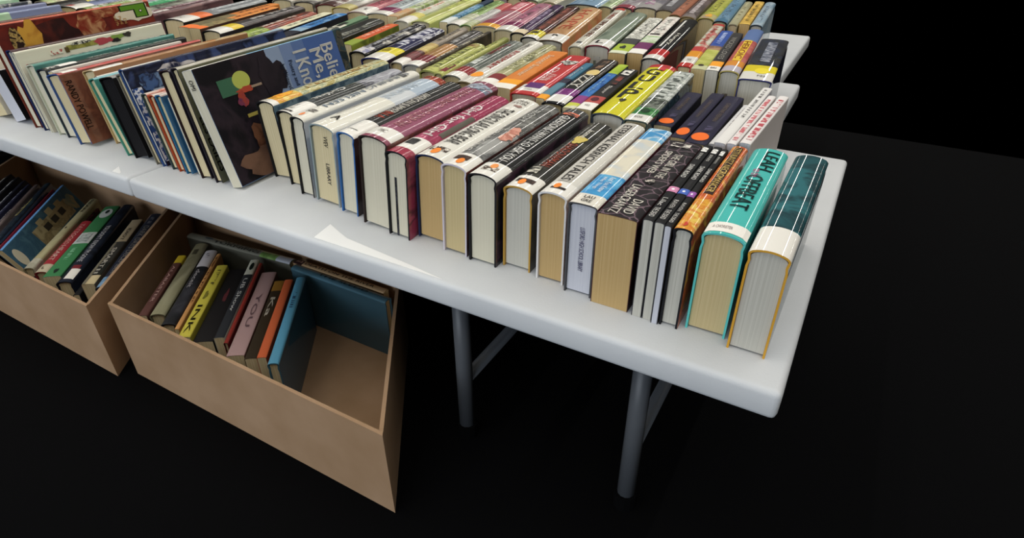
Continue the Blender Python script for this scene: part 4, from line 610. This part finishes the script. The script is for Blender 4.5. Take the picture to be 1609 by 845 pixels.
r3('3t', 'H', [(0, .08, W), (.08, .2, '#c02c2c'), (.2, 1, '#191817')], '#2e2a28', '#34332f', 'g', [('t', 'Hungry', .3, .58, .0, .5, '#dcd8cc'), ('r', .25, .95, -.45, -.2, '#d8d6d0', 'white_flame'), ('t', 'Shadows', .5, .8, -.15, .1, '#77736c')], 'glossy black hardcover with white script and a red and white label, third row')
r3('3v', 'F', [(0, .06, '#c03830'), (.06, .18, W), (.18, .3, '#f0a028'), (.3, .4, '#c84844'), (.4, .95, 'art:#e2ded0,#c8d0b0,#d88a84:24'), (.95, 1, '#c8443c')], '#b83c3c', '#b83430', 'c', [('n', 'F22', .10, .13, -.3, .3, '#77716a'), ('t', 'UNICORNS', .45, .9, -.4, .4, '#d05a54')], 'red and white book with amber sticker standing apart, third row')
r3('3w', 'P', [(0, .08, '#c4c49a'), (.08, .45, 'art:#a8ac4c,#c0c068:20'), (.45, .55, 'art:#a88464,#7a5a44:30'), (.55, 1, '#2c4c98')], '#c8c4b8', '#a8a488', 't', [('e', .06, .10, -.4, .4, '#33281c', 'dark_spot')], 'book half olive yellow, half royal blue, third row at right')
r3('3x', 'P', [(0, .09, W), (.09, .2, '#f0a028'), (.2, 1, '#2c2a2a')], '#232222', '#4a4838', 'g', [('t', 'WICKED LOVES', .25, .85, -.45, .45, '#a8a49c'), ('n', 'BRI', .03, .06, -.5, .4, '#55504c')], 'black paperback with amber dot and tall grey capitals, third row at right')
r3('3y', 'H', [(0, .1, '#c8c0cc'), (.1, .2, '#e8983c'), (.2, .68, 'art:#c05a58,#d07a6c:14'), (.68, 1, '#6a84b8')], '#7a3a3c', '#b8a860', 'g', [('r', .2, .68, -.45, .45, '#e2bc34', 'title_panel'), ('t', 'HEROIC', .24, .64, -.35, .35, '#8a2c24'), ('pr', .3, .6, .35, .6, 'ink:#b9b8b4,#6a6258:120', 'stamp')], 'hardcover with red, yellow and blue spine and rounded film end, at right')
r3('3z', 'F', [(0, .16, W), (.16, .3, '#e8d428'), (.3, 1, 'art:#2c3448,#3a3a34,#1f2430:24')], '#23283c', '#23286a', 'g', [('e', .12, .24, -.3, .6, '#e8d428', 'yellow_oval'), ('n', 'F22', .06, .09, .0, .5, '#55504c')], 'thick navy book with a yellow sticker at the right edge, third row')
GEO.update({'3u1': (-1.70, 1.535, .07, .44, .14, -18.3, 0), '3u2': (-1.80, 1.535, .07, .44, .14, -18.3, 0), '4u1': (-1.05, 1.925, .05, .5, .14, -8, 0), '4u2': (-1.12, 1.93, .055, .5, .14, -8, 0), '4u3': (-1.2, 1.93, .055, .5, .14, -8, 0)})
r3('3u1', 'H', 'art:#8a867c,#b4b0a4,#5a5650:14:3', None, '#3a3834', 'c', [], 'grey hardcover at the top edge left of the oxblood-boarded one')
r3('3u2', 'H', 'art:#d8d4c8,#a8a498:14:3', None, '#77736a', 'c', [], 'pale hardcover at the top edge, leftmost of the third row')
# --- rearmost row
r4 = r3
r4('4u1', 'H', 'art:#8a9c7c,#b0b898:14:3', None, '#55584c', 'c', [], 'sage hardcover at the top edge, left of the beige one in the rear row')
r4('4u2', 'H', 'art:#a8686c,#c08c88:14:3', None, '#6a4a4a', 'c', [], 'dull rose hardcover at the top edge, second from left in the rear row')
r4('4u3', 'H', 'art:#b0b4b8,#8a9098:14:3', None, '#55585c', 'c', [], 'grey hardcover at the top edge, leftmost of the rear row')
r4('4a', 'H', '#cfc6ac', None, '#b8a888', 'c', [], 'beige hardcover at the top edge left of the wide pale blue one')
r4('4b', 'H', 'art:#8aa8c0,#a8c0d0,#6a8cac:8:4', None, '#2c3038', 'c', [], 'wide pale blue hardcover at the top edge, rear row')
r4('4c', 'H', 'art:#b8c4a0,#94b070,#d4d8c0:14:3', None, '#4a4a44', 't', [], 'pale green hardcover at the top edge right of the pale blue one')
r4('4d', 'H', [(0, .1, '#9a4450'), (.1, 1, 'art:#b4b0b0,#94848c,#c8c4c4:10:4')], None, '#4a2c38', 'c', [], 'grey-pink hardcover with a wine red lip, rear row')
r4('4e', 'H', [(0, .2, '#b8b4b0'), (.2, 1, 'art:#a49aa0,#7c7880,#c0b8bc:10:4')], None, '#5a5450', 'c', [('e', .1, .25, -.5, .4, 'art:#8a4a78,#b8b4b0:30', 'purple_mark')], 'mauve grey hardcover with a purple mark, rear row')
r4('4f', 'H', 'art:#6a6668,#54504f,#84807e:10:4', '#4c4846', '#5a5048', 't', [], 'dull grey hardcover left of the narrow terracotta one, rear row')
r4('4g', 'H', '#b8785c', '#8a5a44', '#7a5a3c', 't', [], 'narrow terracotta hardcover in the rear row')
r4('4h', 'H', 'art:#7a6a68,#5c5250,#948884:10:4', None, '#8a7448', 't', [], 'brownish grey hardcover right of the narrow terracotta one, rear row')
r4('4i', 'H', [(0, .14, 'art:#d0cc7c,#c8a4a0:24'), (.14, 1, 'art:#c4c44c,#d0d068,#a8b044:10:4')], None, '#8a7c3c', 't', [('e', .04, .14, -.3, .5, '#dca440', 'amber_mark')], 'bright yellow-green hardcover in the rear row')
r4('4j', 'H', 'art:#6c94b0,#88aac0,#54809c:10:4', None, '#23262c', 'c', [], 'steel blue hardcover with black boards, rear row')
r4('4k', 'H', 'art:#b4b08c,#c8c4a0:10:4', None, '#9a9478', 'c', [('r', .2, .95, -.3, .3, 'ink:#b4b08c,#77704c:90', 'lettering_band')], 'narrow khaki hardcover right of the steel blue one, rear row')
r4('4l', 'P', 'art:#c8a444,#b8923a,#d8b458:16', '#a88434', '#a08038', 'y', [('e', .4, .6, -.4, .4, '#a86a34', 'brown_mark')], 'mustard yellow book in the rear row at right')
r4('4m', 'H', 'art:#a4bccc,#c4d4dc,#8aa8bc:10:4', None, '#3a4650', 'g', [], 'icy blue hardcover at the right edge, rear row')

# --- books in the cartons (they stand on the carton bottoms, spines up)
CZ = 0.0046; BD = 0.1405
def car(k, x, y, t, ln, yaw, lean, kind, segs, side, board, page, extras, label, d=BD):
    GEO[k] = (x, y, t, ln, d, yaw, lean); return add(k, kind, segs, side, board, page, extras, label, z0=CZ)
YA = -38.5
car('A1a', -1.782, .515, .024, .30, -44, 25.8, 'P', '#1b1b1e', '#1b1b1e', '#26262a', 'c', [('r', .1, .95, -.5, .5, 'ink:#1b1b1e,#c9c7c2:120', 'lettering_band')], 'black book with pale lettering at the far left of the left box', d=.156)
car('A1b', -1.742, .515, .024, .30, -44, 25.8, 'P', '#18181c', '#18181c', '#26262a', 'c', [('r', .1, .95, -.5, .4, 'ink:#18181c,#b9b9bc:120', 'lettering_band')], 'black book with pale lettering second from left in the left box', d=.156)
car('A1c', -1.702, .515, .0205, .30, -44, 25.8, 'P', '#1d1e2a', '#1d1e2a', '#26262a', 'c', [('r', .05, .7, -.4, .4, 'ink:#1d1e2a,#c9c9d0:120', 'lettering_band'), ('e', .72, .78, -.3, .3, '#b8bcc8', 'small_emblem')], 'blue-black book with small pale emblem in the left box', d=.156)
car('A2', -1.668, .513, .0155, .30, -44, 25.8, 'P', '#23253a', '#23253a', '#2a2a34', 'c', [('r', .3, .9, -.4, .3, 'ink:#23253a,#9a9ab0:120', 'lettering_band')], 'dark navy book left of the grey-brown glossy one in the left box', d=.156)
car('A3', -1.640, .512, .020, .31, -44, 25.8, 'H', 'art:#6a5c5a,#544a4a,#7c706c:10:4', '#5a4e4c', BK, 'c', [('t', 'lost', .3, .5, -.4, .4, '#c4bcb8')], 'grey-brown glossy hardcover with pale script in the left box', d=.156)
car('A4', -1.606, .511, .028, .33, -44, 25.8, 'H', 'art:#1e2a38,#16202c,#2a3a44:10', '#1a2430', BK, 'c', [('t', 'OUR NAME', .42, .62, -.75, -.1, '#d8d4bc'), ('t', 'everybody knows', .40, .70, .1, .6, '#b8a860')], 'dark teal hardcover with OUR NAME in pale capitals in the left box', d=.156)
car('A5', -1.5615, .510, .0045, .33, -43, 25.8, 'P', '#7a2030', '#7a2030', '#5a1a24', 'c', [], 'thin crimson book beside the ship cover in the left box', d=.156)
car('A6', -1.5475, .505, .0125, .36, -42, 25.8, 'P', '#6a9fd8', '#47708a', '#5a86a8', 'c',
    [('t', 'THE', .85, .95, -.4, .4, '#1f3a64'), ('fr', .0, .98, .02, .95, 'art:#44687e,#3a5c72,#4f7486:12', 'sea_picture'), ('fr', .32, .86, .14, .42, 'art:#a8946c,#8a7a58,#b8a880:24', 'ship_hull'), ('fr', .42, .50, .08, .16, '#b8a880', 'ship_deck'), ('fr', .58, .66, .06, .16, '#b8a880', 'ship_deck'), ('fr', .72, .80, .08, .16, '#a8946c', 'ship_deck'), ('fr', .45, .53, .2, .3, '#3a342c', 'ship_window'), ('fr', .57, .65, .2, .3, '#3a342c', 'ship_window'), ('fr', .69, .77, .2, .3, '#3a342c', 'ship_window'), ('fe', .84, .96, .12, .4, 'art:#7a8878,#a89a74:30', 'star_picture'), ('fe', .02, .1, .1, .4, '#d8d0b8', 'white_tail')],
    'sky blue book leaning with a ship on its cover in the left box', d=.156)
def carA(k, x, t, ln, y, kind, segs, side, board, page, extras, label, d=BD): car(k, x, y, t, ln, YA, 0, kind, segs, side, board, page, extras, label, d)
carA('A7', -1.475, .0205, .345, .452, 'H', [(0, .12, 'art:#c8c4b0,#a8a490:30'), (.12, 1, 'art:#a8a078,#b8b08a,#989068:10:4')], None, '#8a8468', 'c', [('t', 'BEAN', .78, .98, -.3, .4, '#3a3428'), ('e', .52, .55, -.2, .2, '#3a3428', 'dark_dot')], 'khaki glossy hardcover right of the ship cover in the left box')
carA('A8', -1.447, .0065, .335, .452, 'P', 'art:#3a1a22,#5a2430,#241018:24', None, '#241418', 'c', [], 'thin low dark red book between khaki and red ones in the left box', d=.125)
carA('A9', -1.437, .0255, .235, .455, 'H', [(0, .14, '#c8bca0'), (.14, 1, '#a8323a')], None, '#7a2428', 'c', [('t', 'TATTOOED', .50, .93, -.35, .4, '#d8b4a8'), ('t', 'HEART', .20, .48, -.35, .4, '#e2cfc0'), ('n', 'L', .05, .09, -.2, .2, '#55483a')], 'short red hardcover, TATTOOED HEART in pale capitals, left box')
carA('A10', -1.402, .0355, .335, .454, 'P', [(0, .42, '#3f8050'), (.42, .58, '#c4c8c4'), (.58, 1, '#3f8050')], '#2f5a3c', '#a8a898', 'c', [('e', .80, .95, -.75, .75, '#d0d4d0', 'white_circle'), ('e', .87, .93, -.2, .3, '#22302a', 'dark_tree'), ('r', .2, .36, -.3, .2, 'ink:#3f8050,#7ab08a:120', 'lettering_band'), ('r', .44, .56, -.6, .6, 'ink:#c4c8c4,#8a948e:120', 'small_print'), ('e', .04, .09, -.2, .3, '#1c2a20', 'dark_mark')], 'green paperback with a white circle and white band in the left box')
carA('A11', -1.357, .0305, .365, .456, 'H', 'art:#1c2230,#232a3a,#161a24:12', None, '#1a1c26', 'c', [('t', "YOU DON'T KNOW I'M GONE", .22, .68, -.35, .35, '#d8d8d8'), ('r', .03, .14, -.2, .9, W, 'spine_label'), ('r', .14, .18, -.3, .7, '#7a2a30', 'red_mark')], 'navy glossy hardcover with long white title right of the green one, left box')
carA('A12', -1.317, .0125, .34, .462, 'P', '#1a1a1c', None, '#1c1c1e', 'c', [], 'thin low black book right of the navy glossy one in the left box', d=.118)
carA('A13', -1.300, .0245, .29, .478, 'P', [(0, .12, '#c8b890'), (.12, .3, '#23241f'), (.3, .62, '#3a3834'), (.62, 1, '#a8987c')], '#5a5044', '#b8a888', 'c', [('t', 'SMART', .22, .52, -.3, .4, '#d8d2c4'), ('t', 'II', .14, .2, -.3, .3, '#d8d2c4'), ('t', 'IDIOT', .64, .84, -.3, .3, '#2a261f'), ('r', .0, .6, -.95, -.4, '#77705f', 'grey_band')], 'black and beige paperback with white and black capitals, left box')
carA('A14', -1.268, .034, .33, .486, 'H', [(0, .12, 'art:#8ab0d0,#4a7090:40'), (.12, 1, 'art:#262c3c,#1e2432,#323a4a:10:4')], None, '#23283a', 'c', [('t', 'DARK DAYS DECEMBER', .15, .80, -.3, .4, '#8a8680'), ('r', .84, .95, -.2, .3, 'ink:#262c3c,#6a6a70:120', 'author_line')], 'dark blue hardcover with grey capitals against the right wall of the left box')
def carB(k, fx, fy, t, ln, kind, segs, side, board, page, extras, label, d=BD):
    a = math.radians(-36); car(k, fx - ln * math.sin(a), fy - ln * math.cos(a), t, ln, -36, 0, kind, segs, side, board, page, extras, label, d)
carB('B1', -1.229, .651, .017, 0.225, 'P', [(0, .86, '#5a3a34'), (.86, 1, '#c8b030')], None, '#4a302c', 'c', [('t', 'ALABASTER', .2, .8, -.3, .35, '#c8a8a0')], 'brown book with a yellow tip leftmost in the right box')
carB('B2', -1.243, .704, .029, 0.275, 'H', 'art:#8a8668,#9a967a,#77735a:10:4', '#5a5644', '#6a6650', 'c', [('r', .82, .9, -.4, .3, '#4a4636', 'dark_letter')], 'khaki glossy hardcover second from left in the right box')
carB('B3', -1.196, .695, .027, 0.275, 'H', [(0, .75, 'art:#1f2024,#2a2b30,#3a3a40:12'), (.75, 1, '#d0ccd0')], '#1c1c20', BK, 'c', [('t', 'deceit', .45, .7, -.3, .3, '#b8b4b4'), ('r', .88, .95, -.3, .3, 'ink:#d0ccd0,#77707a:120', 'lettering_band')], 'black hardcover with a white far end in the right box')
carB('B4', -1.1595, .699, .0085, 0.275, 'P', '#c49058', '#a87848', '#b08850', 'c', [('r', .3, .95, -.4, .4, 'ink:#c49058,#6a4424:140', 'lettering_band')], 'thin tan-orange book with brown lettering in the right box')
carB('B5', -1.118, .666, .0225, 0.250, 'P', '#c4b848', '#a89c3a', '#b0a860', 'c', [('t', 'INK', .05, .4, -.4, .4, '#3a3618'), ('r', .68, .92, -.3, .3, 'ink:#c4b848,#5a5424:120', 'lettering_band'), ('e', .48, .6, -.3, .3, '#77702c', 'olive_mark')], 'yellow book with dark lettering in the right box')
carB('B6', -1.093, .676, .037, 0.250, 'P', '#1a1819', '#141314', '#26262a', 'c', [('e', .5, .68, -.1, .3, '#5a2a2e', 'red_mark')], 'thick black book with a small dark red mark in the right box', d=.132)
carB('B7', -1.073, .718, .0185, 0.275, 'P', [(0, .78, '#2a2c30'), (.78, 1, '#c8c8b8')], '#c8c8b8', '#b8b8a8', 'c', [('e', .84, .95, -.4, .5, '#14201a', 'black_disc'), ('t', 'UB Show', .3, .72, -.4, .4, '#d0d0cc')], 'black book with a pale end and black disc in the right box')
carB('B8', -1.0435, .716, .0075, 0.275, 'F', '#8a3028', '#6a1c1c', '#5a1818', 'c', [], 'thin crimson-boarded book in the right box', d=.142)
carB('B9', -1.0165, .698, .031, 0.275, 'P', '#a88a88', '#6a4a40', '#7a5a50', 'c', [('t', 'YOU', .3, .7, -.3, .3, '#7a6064')], 'dusty pink book right of the crimson board in the right box', d=.136)
carB('B10', -.970, .690, .022, 0.250, 'P', [(0, .85, '#33291c'), (.85, 1, '#8a6428')], '#1f1a14', '#3a3020', 'c', [('t', 'Ka', .5, .75, -.4, .4, '#c8c0b0')], 'dark book with an ochre tip and pale letters in the right box', d=.134)
carB('B11', -.946, .698, .0165, 0.250, 'P', '#c4603a', '#8a4028', '#a85838', 'c', [], 'terracotta orange book in the right box')
carB('B12', -.9325, .716, .0195, 0.275, 'H', '#5a9ab8', '#2f5468', '#3a6478', 'c', [('r', .6, .8, -.3, .3, 'ink:#5a9ab8,#2a4a64:120', 'lettering_band')], 'light blue hardcover under the end of the lying row, right box')
GEO['C1'] = (-.990, .7515, .0215, .305, BD, -96, 0); add('C1', 'H', [(0, .13, '#a8acb4'), (.13, .28, 'art:#5a7a3c,#7a9a58:40'), (.28, 1, 'art:#77766a,#8a897c,#66655a:10:4')], '#5a594e', '#66655a', 'c', [('t', 'SLEEPING', .30, .66, .05, .7, '#3a3a32'), ('t', 'TURNING', .30, .74, -.7, -.1, '#3a3a32'), ('e', .76, .84, -.3, .4, '#4a5054', 'grey_emblem')], 'grey-olive book set crosswise at the back of the right box, green patch on spine', z0=CZ)
car('C2', -.735, .7615, .016, .25, -91, 0, 'P', [(0, .9, '#b89a74'), (.9, 1, '#33201f')], '#8a7050', '#a08458', 'c', [('t', 'DEATH ON THE RIVER', .12, .88, -.45, .45, '#33251c'), ('t', '#2', .91, .98, -.4, .4, '#c8a08c')], 'tan book crosswise at the back of the right box, DEATH ON THE RIVER on spine')
car('C3', -.712, .7385, .0195, .26, -90, 0, 'H', 'art:#4f7484,#40626f,#6a8e9c:10:4', '#38545f', '#466877', 'c', [('t', 'THE SLEDD', .2, .72, -.3, .4, '#26343a')], 'blue-grey glossy book set crosswise in the right box, in front of the tan one')
